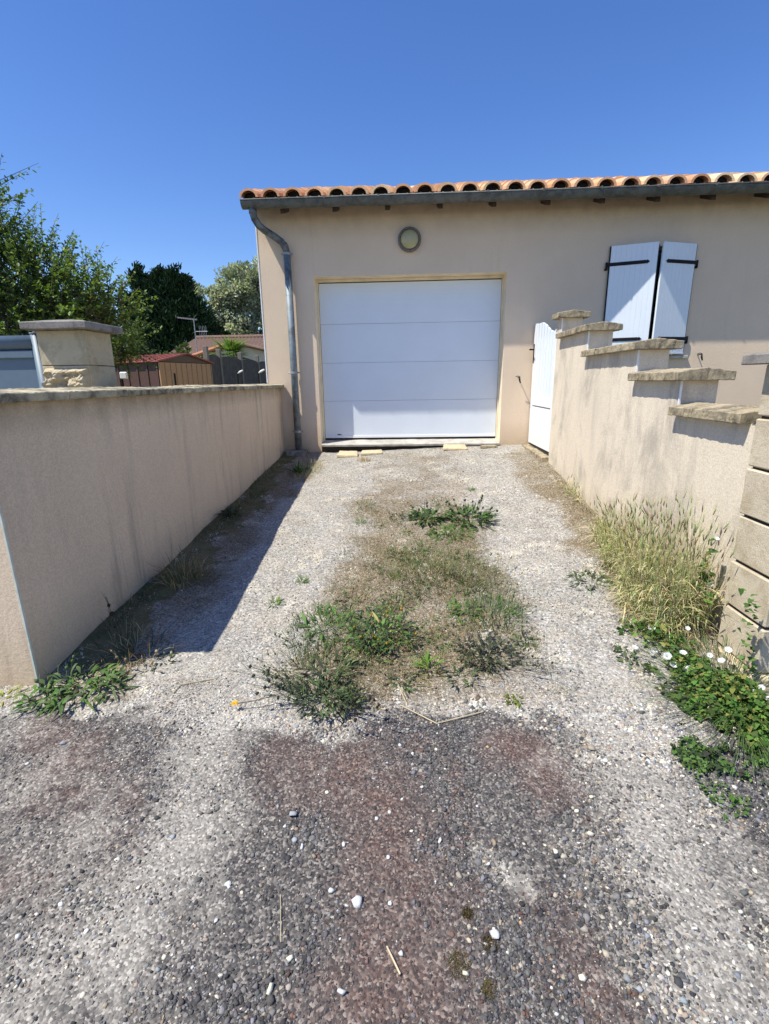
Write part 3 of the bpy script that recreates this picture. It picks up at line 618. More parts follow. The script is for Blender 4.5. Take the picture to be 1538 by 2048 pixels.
# pieces of cream slab lying along the sill
slabs = [(-.80, 6.69, .145, .075, .03, 'cream flat slab piece leaning at the left end of the garage sill'), (-.475, 6.73, .155, .06, .025, 'pale cream slab piece lying second from the left before the garage sill'),
         (.66, 6.74, .165, .07, .025, 'wide yellowish slab piece lying right of centre before the garage sill'), (1.12, 6.76, .12, .045, .035, 'small weathered slab piece at the right end of the garage sill')]
for i, (x, y, a, b_, t_, lab) in enumerate(slabs):
    z = float(gz(x, y)); mb = MB(); sk = random.uniform(-.02, .02)
    vs = [(x-a, y-b_, 0), (x+a, y-b_+sk, 0), (x+a-.02, y+b_, 0), (x-a+.02, y+b_-sk, 0)]; tl = .035 if i < 3 else .0
    vv = [(p[0], p[1], z+(p[1]-y+b_)/(2*b_)*tl-.005) for p in vs]+[(p[0], p[1], z+t_+(p[1]-y+b_)/(2*b_)*tl) for p in vs]
    mb.add(vv, [(0, 3, 2, 1), (4, 5, 6, 7), (0, 1, 5, 4), (1, 2, 6, 5), (2, 3, 7, 6), (3, 0, 4, 7)])
    o = mb.build('slab_piece', M['slab'] if i < 3 else M['coping'], None, bevel=.005, rough=(.04, .004, 12), loc=(x, y, z)); tag(o, lab, 'slab', 'loose slab pieces along the garage sill')
z = float(gz(-1.52, 6.83)); o = MB().box((-1.66, 6.70, z-.02), (-1.40, 6.93, z+.05)).build('drain_block', M['capstone'], None, bevel=.012, rough=(.05, .008, 8), loc=(-1.53, 6.81, z)); tag(o, 'grey stone block under the foot of the zinc downpipe', 'stone block')

# ------------------------------------------------------------------ left wall
lw = empty('boundary_wall', (-1.85, 4.4, -1.2), 'level beige rendered wall with dirty coping along the left of the driveway', 'wall')
LX = -1.73
mb = MB(); mb.extrude_x([(1.957, -1.6), (YF-.002, -1.3), (YF-.002, -.045), (1.957, -.045)], LX-.24, LX); mb.build('wall_body', M['wall_left'], lw)
MB().box((LX-.006, 1.951, -1.37), (LX+.0025, 1.962, -.05)).build('corner_bead', M['bead'], lw, rough=(.03, .0012, 20))
yy = 1.90; k = 0
while yy < YF-.3:
    y1 = min(yy+.56+random.uniform(-.03, .03), YF-.26 if yy > 5.9 else 99)
    if y1 > YF-.5: y1 = YF-.004
    d = random.uniform(-.003, .003)
    mb = MB(); mb.extrude_y([(LX-.30, -.060), (LX+.052, -.064), (LX+.055, -.026+d), (LX-.12, -.008+d), (LX-.30, -.024+d)], yy+.003, y1-.003)
    mb.build('coping_stone', M['coping_dark'], lw, bevel=.004, rough=(.026, .0035, 30)); yy = y1
# ------------------------------------------------------------------ right stepped wall
RX = 1.68
rw = empty('stepped_wall', (1.78, 4.2, -1.2), 'stained beige rendered wall stepping down towards the street on the right', 'wall')
stp = [(2.355, 3.18, -.23), (3.18, 3.81, -.025), (3.81, 4.87, .19), (4.87, 5.72, .415), (5.72, 5.865, .625)]
prof = [(2.355, -1.7), (5.865, -1.4)]
for a, b_, z in reversed(stp): prof += [(b_, z+.002), (a, z+.002)]
MB().extrude_x(prof, RX, RX+.22).build('wall_body', M['wall_right'], rw)
for a, b_, z in stp[1:]:
    MB().box((RX-.003, a-.004, z-.215), (RX+.008, a+.006, z-.001)).build('corner_bead', M['beadw'], rw)
caps = [(2.50, 3.178, -.23), (3.12, 3.808, -.025), (3.75, 4.868, .19), (4.81, 5.718, .415), (5.66, 5.91, .625)]
for i, (a, b_, z) in enumerate(caps):
    nseg = max(1, round((b_-a)/.48)); t_ = .052
    for s_ in range(nseg):
        ya = a+(b_-a)*s_/nseg+(.003 if s_ else 0); yb = a+(b_-a)*(s_+1)/nseg-(.0 if s_ == nseg-1 else .003)
        xr = RX+.28
        mb = MB(); mb.extrude_y([(RX-.06, z), (xr, z), (xr, z+t_), (RX+.11, z+t_+.024), (RX-.06, z+t_)], ya, yb)
        mb.build('coping_stone', M['coping'], rw, bevel=.004, rough=(.022, .0035, 34))
# ------------------------------------------------------------------ garden gate
gg = empty('garden_gate', (1.70, 6.4, -.9), 'tall white wooden side gate between the stepped wall and the garage', 'gate')
def gtop(y): return .525+.15*float(ss(6.05, 6.62, y))
ga, gb = 5.885, 6.925; nb = 7; w = (gb-ga-.16)/nb
mb = MB()
for k in range(nb):
    y0_ = ga+.08+k*w+.018; y1_ = ga+.08+(k+1)*w-.018
    mb.extrude_x([(y0_, -.24), (y1_, -.24), (y1_, gtop(y1_)), (y0_, gtop(y0_))], 1.694, 1.716)
mb.build('board', M['whitepvc'], gg, bevel=.002)
mb = MB(); mb.box((1.712, ga+.07, -.30), (1.722, gb-.07, .5)); mb.build('backing_panel', M['whitepvc'], gg)
for y0_, y1_ in ((ga, ga+.085), (gb-.085, gb)):
    MB().extrude_x([(y0_, -.845), (y1_, -.845), (y1_, gtop(y1_)+.012), (y0_, gtop(y0_)+.012)], 1.688, 1.724).build('gate_stile', M['white'], gg, bevel=.003)
MB().box((1.690, ga+.086, -.34), (1.724, gb-.086, -.235)).build('mid_rail', M['white'], gg, bevel=.002)
MB().box((1.698, ga+.086, -.72), (1.718, gb-.086, -.355)).build('lower_panel', M['white'], gg, bevel=.002)
MB().box((1.690, ga+.086, -.845), (1.724, gb-.086, -.715)).build('bottom_rail', M['white'], gg, bevel=.002)
hd = MB().box((1.680, 6.868, .20), (1.687, 6.90, .44)).build('handle', M['iron'], gg, bevel=.001)
mb = MB(); mb.tube([(1.685, 6.884, .37), (1.63, 6.884, .37), (1.625, 6.80, .372)], .009, 8); mb.build('lever', M['iron'], hd, smooth=True)
mb = MB(); mb.extrude_x([(5.86, -1.05), (6.94, -1.0), (6.94, -.872), (5.86, -.90)], 1.60, 1.86); mb.build('gate_sill', M['coping'], gg, bevel=.006, rough=(.06, .007, 9))
MB().box((1.70, ga, -.898), (1.72, gb, -.846)).build('gate_gap_shade', M['black'], gg)  # black box standing in for the shade in the gap under the gate
# ------------------------------------------------------------------ right ashlar pillar
rp = empty('stone_pillar', (1.78, 2.2, -1.34), 'cut sandstone gate pillar with open joints at the right edge', 'pillar')
PX0, PX1, PY0, PY1 = 1.60, 1.95, 2.07, 2.36
jz = [-1.335, -1.105, -.875, -.645, -.415, -.185]
for k in range(5):
    d = random.uniform(-.003, .003)
    MB().box((PX0+d, PY0+d, jz[k]+.007), (PX1, PY1, jz[k+1]-.007)).build('stone_block', M['ashlar'], rp, bevel=.006, rough=(.09, .0025, 6))
MB().box((PX0+.018, PY0+.018, -1.4), (PX1-.02, PY1-.012, .04)).build('core', M['soil_dark'], rp)
MB().box((PX0+.004, PY0+.004, -.178), (PX1, PY1, .046)).build('stone_block', M['ashlar'], rp, bevel=.006, rough=(.09, .0025, 6))
mb = MB(); mb.add([(PX0-.065, PY0-.065, .046), (PX1+.065, PY0-.065, .046), (PX1+.065, PY1+.065, .046), (PX0-.065, PY1+.065, .046), (PX0-.065, PY0-.065, .09), (PX1+.065, PY0-.065, .09), (PX1+.065, PY1+.065, .09), (PX0-.065, PY1+.065, .09), ((PX0+PX1)/2, (PY0+PY1)/2, .125)],
                  [(0, 3, 2, 1), (0, 1, 5, 4), (1, 2, 6, 5), (2, 3, 7, 6), (3, 0, 4, 7), (4, 5, 8), (5, 6, 8), (6, 7, 8), (7, 4, 8)])
mb.build('cap_stone', M['capstone'], rp, bevel=.004, rough=(.05, .004, 10))
MB().box((PX0-.03, PY0-.03, -1.5), (PX1+.03, PY1+.05, -1.335)).build('footing', M['slab'], rp, bevel=.01, rough=(.05, .008, 8))
# ------------------------------------------------------------------ left neighbour pillar
lp = empty('gate_pillar', (-2.27, 3.5, -1.3), 'pale limestone pillar with grey cap and rough hewn face behind the left wall', 'pillar')
ax, bx_, ay, by = -2.41, -2.088, 3.3, 3.60
MB().box((ax, ay, .135), (bx_, by, .352)).build('stone_block', M['lime'], lp, bevel=.004, rough=(.1, .002, 6))
MB().box((ax, ay, -.15), (bx_, by, .131)).build('stone_block', M['lime'], lp, bevel=.004, rough=(.1, .002, 6))
rk = MB(); nxr, nzr = 60, 44
gridx = np.linspace(ax+.012, bx_-.012, nxr); gridz = np.linspace(-.15, .118, nzr); vs = []; fs = []
for j in range(nzr):
    for i in range(nxr):
        e = min(1, min(i, nxr-1-i)/2., (nzr-1-j)/(3.+4*float(vn(gridx[i], .3, 30, 2, 5))))
        hgt = .05+(float(vn(gridx[i], gridz[j]*1.2, 17, 5, 11))-.5)*.13; vs.append((gridx[i]+.01*float(vn(gridx[i], gridz[j], 30, 2, 8)), ay+.004-max(0, hgt)*e, gridz[j]))
for j in range(nzr-1):
    for i in range(nxr-1): k = j*nxr+i; fs.append((k, k+1, k+nxr+1, k+nxr))
rk.add(vs, fs); rk.build('rough_face', M['lime'], lp, fix=False)
MB().box((ax, ay, -1.35), (bx_, by, -.152)).build('stone_block', M['lime'], lp, bevel=.004)
o_ = .08; cz0, cz1, cz2 = .354, .398, .438; cl, cr_, cf, cb = ax-.04, bx_+.07, ay-.08, by+.05
mb = MB(); mb.add([(cl, cf, cz0), (cr_, cf, cz0), (cr_, cb, cz0), (cl, cb, cz0), (cl, cf, cz1), (cr_, cf, cz1), (cr_, cb, cz1), (cl, cb, cz1), ((ax+bx_)/2, (ay+by)/2, cz2)],
                  [(0, 3, 2, 1), (0, 1, 5, 4), (1, 2, 6, 5), (2, 3, 7, 6), (3, 0, 4, 7), (4, 5, 8), (5, 6, 8), (6, 7, 8), (7, 4, 8)])
mb.build('cap_stone', M['capstone'], lp, bevel=.004, rough=(.05, .003, 10))
# slate-blue metal gate beside it
mg = empty('metal_gate', (-3.2, 3.25, -1.3), 'slate blue metal driveway gate beside the limestone pillar', 'gate')
MB().tube([(-5.2, 3.37, .285), (-2.48, 3.37, .285)], .048, 18).build('top_rail', M['gatemetal'], mg, smooth=True)
MB().box((-5.2, 3.355, -1.2), (-2.48, 3.385, .186)).build('gate_panel', M['gatemetal'], mg, bevel=.002)
MB().box((-5.2, 3.335, .184), (-2.48, 3.405, .236)).build('upper_rail', M['gatemetal'], mg, bevel=.006)
MB().tube([(-2.452, 3.36, -1.3), (-2.452, 3.36, .338)], .036, 18).build('gate_post', M['gatemetal'], mg, smooth=True)
MB().tube([(-2.452, 3.36, .339), (-2.452, 3.36, .346)], .039, 18).build('post_cap', M['galv'], mg)
MB().box((-2.46, 3.34, .347), (-2.412, 3.38, .3535)).build('guide_plate', M['galv'], mg)

# ------------------------------------------------------------------ neighbour garden: shed, fence, house
sd = empty('metal_shed', (-6.37, 13.0, -.95), 'small metal shed with red ribbed roof and tan front beyond the left wall', 'shed')
P0 = Vector((-6.37, 13.0, 0)); fd = Vector((.31, .95, 0)).normalized(); sdv = Vector((-fd.y, fd.x, 0)); W_ = 2.0; Ls = 2.7
def SP(a, b_, z): p = P0+fd*a+sdv*b_; return (p.x, p.y, z)
def quadbox(m, pts, th, nrm):
    v2 = [tuple(Vector(p)+nrm*th) for p in pts]; n = len(pts); m.add(list(pts)+v2, [tuple(range(n)), tuple(range(n, 2*n))[::-1]]+[(i, (i+1) % n, n+(i+1) % n, n+i) for i in range(n)])
nf = Vector((fd.y, -fd.x, 0)); ez, rz_ = .585, .80
mb = MB(); quadbox(mb, [SP(0, 0, -.95), SP(W_, 0, -.95), SP(W_, 0, ez-.02), SP(0, 0, ez-.02)], -.03, nf)
for k in range(11):
    a = W_*k/10
    quadbox(mb, [SP(a-.012, -.015, -.95), SP(a+.012, -.015, -.95), SP(a+.012, -.015, ez-.03), SP(a-.012, -.015, ez-.03)], -.02, nf)
mb.build('front_wall', M['shedtan'], sd)
mb = MB()
for k in range(11):
    a = min(W_-.01, W_*k/10+.016); quadbox(mb, [SP(a-.004, -.006, -.95), SP(a+.008, -.006, -.95), SP(a+.008, -.006, ez-.03), SP(a-.004, -.006, ez-.03)], -.01, nf)
mb.build('panel_groove', M['shedgab'], sd)
mb = MB(); quadbox(mb, [SP(0, 0.0, ez-.0), SP(W_, 0.0, ez-.0), SP(W_/2, 0.0, rz_-.01)], -.03, nf); mb.build('gable', M['shedgab'], sd)
ns = Vector((-fd.x, -fd.y, 0))
mb = MB(); quadbox(mb, [SP(0, .03, -.95), SP(0, Ls, -.95), SP(0, Ls, ez), SP(0, .03, ez)], -.03, ns)
for k in range(8):
    b_ = .05+Ls*k/8; quadbox(mb, [SP(-.02, b_, -.95), SP(-.02, b_+.05, -.95), SP(-.02, b_+.05, ez-.01), SP(-.02, b_, ez-.01)], -.025, ns)
mb.build('side_wall', M['shedshade'], sd)
mb = MB()
for s_, (a0, a1) in enumerate(((-.09, W_/2), (W_+.09, W_/2))):
    quadbox(mb, [SP(a0, -.07, ez-.015), SP(a1, -.07, rz_), SP(a1, Ls+.07, rz_), SP(a0, Ls+.07, ez-.015)], .02, Vector((0, 0, 1)))
    for k in range(13):
        b_ = -.05+(Ls+.1)*k/12; quadbox(mb, [SP(a0, b_, ez+.0), SP(a1, b_, rz_+.016), SP(a1, b_+.035, rz_+.016), SP(a0, b_+.035, ez+.0)], .025, Vector((0, 0, 1)))
mb.build('shed_roof', M['shedred'], sd)
# precast concrete fence with arched panels
fc = empty('concrete_fence', (-6.25, 19, -.95), 'dark weathered concrete panel fence with arched tops beyond the shed', 'fence')
py = [15.9, 17.0, 19.2, 21.4, 23.6, 25.8, 28.0]
for i, y in enumerate(py): MB().box((-6.32, y-.07, -.95), (-6.18, y+.07, [1.14, 1.12, 1.13, 1.12, 1.12, 1.12, 1.12][i])).build('fence_post', M['concpost'], fc, bevel=.01)
for i in range(len(py)-1):
    a, b_ = py[i]+.07, py[i+1]-.07; n = 14; pr = [(a, -.95), (b_, -.95)]
    pr += [(b_+(a-b_)*k/n, .86+.07*sin(pi*k/n)) for k in range(n+1)]
    mb = MB(); mb.extrude_x(pr, -6.28, -6.22)
    mb.build('fence_panel', M['concfence'], fc)
# thin black garden stakes with white insulators
for (x, y, zt, lab, bxs) in ((-4.55, 11.6 , .27, 'thin black garden stake before the shed front', 0), (-4.67, 14.0, .33, 'black garden stake with white bracket before the concrete fence', 1), (-3.62, 12.4, .30, 'black garden stake with white bracket close to the house corner', 1)):
    if not bxs: x, y, zt = -5.07, 11.0, .24
    t = empty('garden_stake', (x, y, -.95), lab, 'stake', 'black stakes in the neighbouring garden')
    MB().tube([(x, y, -.95), (x, y, zt)], .022, 8).build('post', M['iron'], t)
    if bxs:
        mb = MB(); mb.tube([(x+.02, y-.03, zt-.06), (x+.09, y-.05, zt-.02), (x+.17, y-.05, zt+.02)], [.012, .028, .018], 6); mb.build('bracket', M['white'], t, smooth=True)
bb = empty('meter_box', (-5.95, 10.5, -.95), 'small white box on a black post right of the limestone pillar', 'box')
MB().tube([(-5.98, 10.5, -.95), (-5.98, 10.5, .22)], .025, 8).build('post', M['iron'], bb); mb = MB(); mb.box((-5.99, 10.44, .13), (-5.84, 10.5, .27)); mb.build('box_body', M['white'], bb, bevel=.015)
# neighbour house
nh = empty('neighbour_house', (-9, 32, -.95), 'low cream bungalow with brown tiled roof behind the concrete fence', 'house')
def roofplane(name, A_, B_, C_, D_, mat, ncol, parent, amp=.09):
    """A,B eave ends; D,C ridge ends; corrugated like canal tiles"""
    A_, B_, C_, D_ = map(Vector, (A_, B_, C_, D_)); mb = MB(); nr = 10; K = ncol*4; vs = []; fs = []
    for r in range(nr+1):
        for k in range(K+1):
            u = k/K; p = (A_.lerp(B_, u)).lerp(D_.lerp(C_, u), r/nr); vs.append((p.x, p.y, p.z+amp*.5*(1+cos(2*pi*k/4))+.03*((nr-r) % 2)))
    for r in range(nr):
        for k in range(K): q = r*(K+1)+k; fs.append((q, q+1, q+K+2, q+K+1))
    mb.add(vs, fs); return mb.build(name, mat, parent, fix=False)
roofplane('roof', (-15.4, 30, 1.1), (-5, 30, 1.1), (-5, 35, 3.0), (-14.2, 35, 3.0), M['oldtile'], 38, nh)
MB().box((-14.4, 30.6, -.95), (-5, 40, 1.05)).build('wall', M['cream'], nh)
MB().tube([(-14.3, 35, 3.06), (-5, 35, 3.06)], .14, 8).build('ridge', M['oldtile'], nh)
# front wing with verge tiles
wy = 27.5; gxm, gxl, gxr, gza, gze = -9.15, -11.3, -6.6, 2.08, 1.42
roofplane('wing_roof', (gxl-.2, wy-.3, gze), (gxl-.2, 33, gze), (gxm, 33, gza), (gxm, wy-.3, gza), M['oldtile'], 16, nh)
roofplane('wing_roof', (gxr+.2, 33, gze), (gxr+.2, wy-.3, gze), (gxm, wy-.3, gza), (gxm, 33, gza), M['oldtile'], 16, nh)
mb = MB(); mb.extrude_y([(gxl, -.95), (gxr, -.95), (gxr, gze), (gxm, gza-.08), (gxl, gze)], wy, wy+3); mb.build('wing_wall', M['cream'], nh)
mb = MB(); mb.tube([(gxl-.2, wy-.32, gze+.02), (gxm, wy-.32, gza+.05)], .10, 8); mb.build('verge', M['verge'], nh); MB().tube([(gxr+.2, wy-.32, gze+.02), (gxm, wy-.32, gza+.05)], .10, 8).build('verge', M['oldtile'], nh)
an = MB(); ax_, ay_ = -12.55, 30.6
an.tube([(ax_, ay_, 1.2), (ax_, ay_, 3.75)], .03, 6)
ant = an.build('tv_antenna', M['galv'], nh)
mb = MB(); mb.tube([(ax_-.85, ay_-.3, 3.78), (ax_+.15, ay_+.1, 3.68)], .025, 6)
for k in range(9): t_ = k/8; x = ax_-.82+.9*t_; mb.tube([(x-.05, ay_-.3-.2, 3.81-.1*t_), (x+.05, ay_+.2, 3.84-.1*t_)], .012, 4)
for k in range(5): mb.tube([(ax_+.28+.1*k, ay_, 2.7), (ax_+.28+.1*k, ay_, 3.35)], .012, 4)
mb.tube([(ax_, ay_, 3.03), (ax_+.75, ay_, 3.03)], .02, 4); mb.build('antenna_elements', M['galv'], ant)
# palm
def palm():
    pz = 1.1
    t = empty('palm_tree', (-7.75, 22.5, -.95), 'small fan palm with bright green fronds showing above the concrete fence', 'palm')
    MB().tube([(-7.75, 22.5, -.95), (-7.75, 22.5, 1.08)], [.16, .12], 8).build('trunk', M['bark'], t)
    s = Soup(); c0 = np.array([-7.75, 22.5, pz])
    for k in range(34):
        a = U(0, 2*pi, 1)[0]; e = U(.0, 1.25, 1)[0]; d = np.array([cos(a)*cos(e), sin(a)*cos(e), sin(e)]); st = c0+d*.15; L = U(.6, 1.05, 1)[0]; hub = c0+d*L*.55
        n = 16; th = np.linspace(-1.25, 1.25, n); side = np.cross(d, [0, 0, 1]); side /= np.linalg.norm(side); 
        D = d[None]*np.cos(th)[:, None]+side[None]*np.sin(th)[:, None]; D[:, 2] -= .25
        tv = [(-.018, 0, 0), (.018, 0, 0), (.022, .3, .01), (-.022, .3, .01), (.004, .62, -.06), (-.004, .62, -.06)]
        s.inst(tv, [(0, 1, 2, 3), (3, 2, 4, 5)], frames(D)*U(1.0, 1.3, (n, 1, 1)), np.tile(hub, (n, 1)), jit((.16, .26, .06), n, .25))
        s.inst(tv, [(0, 1, 2, 3), (3, 2, 4, 5)], frames(d[None])*.9, st[None], jit((.14, .22, .06), 1))
    s.build('fronds', M['leaf'], t)
palm()

# ------------------------------------------------------------------ trees
LV = np.array([(0, 0, 0), (.30, .35, .06), (.26, .75, .05), (0, 1, -.05), (-.26, .75, .05), (-.30, .35, .06), (0, .45, -.02)])
LQ = np.array([(0, 1, 6), (1, 2, 6), (2, 3, 6), (3, 4, 6), (4, 5, 6), (5, 0, 6)])
def limbs(mb, base, tips, r0):
    b = Vector(base)
    for tp in tips:
        tp = Vector(tp); m_ = b.lerp(tp, .5)+Vector((random.uniform(-.1, .1), random.uniform(-.1, .1), .12))*(tp-b).length*.5
        mb.tube([b, b.lerp(m_, .5), m_, m_.lerp(tp, .55), tp], [r0*.7, r0*.55, r0*.42, r0*.25, r0*.1], 7)
def shoots_tree(name, label, base, trunk_top, blobs, nshoot, slen, leafl, cols, r0=.09, extra=(), per=20, up=.5):
    t = empty(name, base, label, 'tree'); mb = MB(); mb.tube([base, trunk_top], [r0*1.25, r0*.9], 10)
    limbs(mb, trunk_top, [b[0] for b in blobs], r0); mb.build('trunk', M['bark'], t, smooth=True)
    wts = np.array([b[2] for b in blobs], float); wts /= wts.sum(); s = Soup(); tw = MB()
    st = []; dr = []; ln = []
    for k in range(nshoot):
        c, r, _ = blobs[RNG.choice(len(blobs), p=wts)]; c = np.array(c); r = np.array(r)
        v = RNG.normal(size=3); v /= np.linalg.norm(v); p = c+v*r*RNG.random()**.45*.8
        d = v*.8+np.array([0, 0, up])+RNG.normal(size=3)*.35; d /= np.linalg.norm(d); st.append(p); dr.append(d); ln.append(slen*U(.5, 1.15, 1)[0])
    for p, d, l in extra: st.append(np.array(p)); d = np.array(d); dr.append(d/np.linalg.norm(d)); ln.append(l)
    st = np.array(st); dr = np.array(dr); ln = np.array(ln)
    for p, d, l in zip(st, dr, ln):
        e = p+d*l; tw.tube([p-d*l*.3, p+d*l*.5, e], [.006, .004, .0015], 3, cap=False)
    P = []; D = []
    for k in range(per):
        f = (k+.5)/per; a = k*2.4+U(0, 6, len(st))*.3
        side = frames(dr, a)[:, :, 0]; D.append(dr*.45+side*.8+RNG.normal(size=dr.shape)*.2); P.append(st+dr*(ln*f)[:, None]+np.array([0, 0, -.06])*(f*f*ln)[:, None])
    P = np.concatenate(P); D = np.concatenate(D); n = len(P)
    s.inst(LV*[.95, 1, 1], LQ, frames(D, U(-.6, .6, n))*(leafl*U(.55, 1.1, (n, 1, 1))), P, jit(cols, n, .25, .1))
    s.build('crown', M['leaf'], t); tw.build('twigs', M['bark'], t, fix=False)
    return t
shoots_tree('plum_tree', 'leafy green plum tree with long shoots behind the slate blue gate', (-5.3, 6.6, -1.3), (-5.2, 6.6, .2),
            [((-5.3, 6.4, 1.6), (.85, .8, .8), 4), ((-4.75, 6.5, 1.15), (.75, .7, .65), 4), ((-4.1, 6.4, .95), (.5, .5, .5), 2), ((-5.0, 6.4, .6), (.9, .7, .5), 2.5), ((-5.35, 6.3, 1.95), (.5, .6, .4), 2.2), ((-4.5, 6.6, .5), (.6, .6, .35), 1.6), ((-3.85, 6.6, .95), (.32, .5, .3), 1.0)],
            1100, .55, .060, [(.11, .19, .04), (.145, .235, .05), (.08, .145, .035), (.19, .28, .065)],
            extra=[((-5.0, 6.4, 2.28), (.95, 0, .3), .78), ((-5.0, 6.4, 2.22), (.95, 0, .36), .62), ((-5.05, 6.4, 2.12), (.98, 0, .1), .55), ((-5.1, 6.4, 2.0), (.8, 0, .5), .5), ((-4.95, 6.4, 1.75), (.9, 0, .4), .6), ((-4.6, 6.4, 1.45), (.7, 0, .6), .6),
                   ((-4.05, 6.4, 1.15), (.6, 0, .72), .68), ((-3.95, 6.4, 1.05), (.62, 0, .6), .66), ((-4.3, 6.4, 1.3), (.45, 0, .7), .6), ((-3.85, 6.4, .95), (.6, 0, .55), .5), ((-4.6, 6.4, 1.5), (.2, 0, .9), .5), ((-5.2, 6.4, 1.9), (.6, 0, .7), .6)])
shoots_tree('young_tree', 'bright yellow green young tree right of the limestone pillar', (-5.8, 9.4, -1.0), (-5.75, 9.4, .3),
            [((-5.75, 9.3, .95), (.62, .5, .55), 3), ((-5.25, 9.3, .75), (.4, .4, .45), 2), ((-6.2, 9.3, 1.2), (.6, .5, .5), 2), ((-5.15, 9.2, .62), (.22, .4, .25), .8), ((-5.9, 9.3, .6), (.5, .4, .3), 1.2)],
            300, .42, .065, [(.10, .17, .03), (.075, .14, .03), (.13, .20, .04)], r0=.05)
def clump_tree(name, label, cat, base, blobs, n, leafl, cols, rt, mat, wid=.55, up=.2, nsub=40, trunk_h=.4):
    """leaves gathered in many small clumps spread through the crown's volume"""
    t = empty(name, base, label, cat); mb = MB(); top = max(b[0][2] for b in blobs); cx = np.mean([b[0][0] for b in blobs])
    mb.tube([base, (base[0], base[1], base[2]+(top-base[2])*trunk_h), (cx, base[1], top)], [rt, rt*.7, rt*.15], 8)
    limbs(mb, (base[0], base[1], base[2]+(top-base[2])*trunk_h), [b[0] for b in blobs], rt*.6); mb.build('trunk', M['bark'], t, smooth=True)
    s = Soup(); wts = np.array([b[2] for b in blobs], float); wts /= wts.sum(); per = n//nsub
    for k in range(nsub):
        c, r, _ = blobs[RNG.choice(len(blobs), p=wts)]; c = np.array(c); r = np.array(r)
        v = RNG.normal(size=3); v /= np.linalg.norm(v); cc = c+v*r*RNG.random()**.33
        out = v*.9+np.array([0, -.1, up]); cr = min(r)*U(.22, .42, 1)[0]
        q = RNG.normal(size=(per, 3)); q /= np.linalg.norm(q, axis=1, keepdims=True); P = cc+q*cr*(RNG.random((per, 1))**.4)*[1, 1, .8]
        D = q*.6+out+RNG.normal(size=(per, 3))*.45
        base_c = np.array(cols[RNG.integers(len(cols))])
        s.inst(LV*[wid/.6, 1, 1], LQ, frames(D, U(-1.2, 1.2, per))*(leafl*U(.6, 1.2, (per, 1, 1))), P, jit(base_c, per, .3, .08))
    s.build('crown', mat, t); return t
def conifer(name, label, base, spec, n, cols):
    """drooping-tipped boughs made of many narrow sprays"""
    t = empty(name, base, label, 'tree'); mb = MB(); s = Soup()
    mb.tube([base, (base[0], base[1], base[2]+spec[0][1]*.8)], [.4, .06], 8)
    for (x, h, w) in spec:      # leaders: x, height, half width
        x0 = base[0]+x; nb = int(n*w*h/60)
        for k in range(nb):
            f = RNG.random()**.8; z = base[2]+.3+f*(h-.3); rr = w*(1.02-f**2.6)*U(.45, 1.22, 1)[0]+.25; a = U(0, 2*pi, 1)[0]
            dirb = np.array([cos(a), sin(a)*.9, .35+.5*f]); dirb /= np.linalg.norm(dirb)
            st = np.array([x0, base[1], z-.25*rr]); m_ = 34; u = RNG.random(m_)**.6
            P = st+dirb*(rr*u)[:, None]+RNG.normal(size=(m_, 3))*.16*[1, 1, .7]+np.array([0, 0, .2])*(u**2*rr)[:, None]
            D = dirb*.9+np.array([0, 0, .35])+RNG.normal(size=(m_, 3))*.38
            s.inst(LV*[.42, 1, 1], LQ, frames(D, U(-1.5, 1.5, m_))*(U(.20, .50, (m_, 1, 1))), P, jit(cols, m_, .3, .08))
    limbs(mb, (base[0], base[1], base[2]+1.5), [(base[0]+x, base[1], base[2]+h*.8) for x, h, w in spec], .25)
    mb.build('trunk', M['bark'], t, smooth=True); s.build('crown', M['needle'], t)
conifer('conifer', 'very dark green feathery conifer standing tallest behind the red roofed shed', (-19.0, 42.5, -.95), [(0, 9.5, 2.3), (-2.4, 9.4, 1.9), (-1.3, 9.1, 2.4), (1.9, 7.6, 1.7), (1.1, 9.1, 1.7), (-3.6, 7.9, 1.5), (2.6, 6.4, 1.3), (-2.7, 10.2, .9), (.4, 10.0, 1.0), (-1.1, 9.9, .9)], 560, [(.010, .026, .012), (.016, .040, .018), (.022, .052, .022), (.035, .075, .032)])
clump_tree('evergreen_bush', 'dark green bush between the conifer and the silvery tree', 'bush', (-15.8, 44, -.95), [((-16.0, 44, 3.1), (1.3, 1, 1.6), 2), ((-14.6, 44, 2.7), (1.3, 1, 1.5), 2), ((-17.4, 44, 4.3), (1.2, 1, 1.2), 1)], 7000, .22, [(.03, .06, .02), (.04, .08, .03), (.02, .045, .018)], .2, M['leaf'])
clump_tree('poplar_tree', 'silvery grey green poplar beside the corner of the garage', 'tree', (-14.5, 48, -.95),
           [((-15.0, 48, 7.6), (2.3, 2, 2.6), 4), ((-13.0, 48, 8.2), (2.2, 2, 2.4), 3), ((-16.8, 48, 6.0), (1.7, 1.6, 2.4), 2.5), ((-14.6, 48, 4.2), (3.2, 2, 2.2), 4), ((-18.6, 48, 6.6), (1.4, 1.5, 2.4), 2.2), ((-18.4, 48, 4.2), (1.4, 1.5, 1.8), 1.6), ((-11.5, 48, 6), (2, 2, 3), 2), ((-16.9, 48, 8.4), (1.0, 1, .9), .5)],
           36000, .28, [(.42, .47, .39), (.50, .54, .47), (.32, .37, .30), (.64, .67, .60), (.26, .31, .24)], .4, M['leaf'], nsub=420)
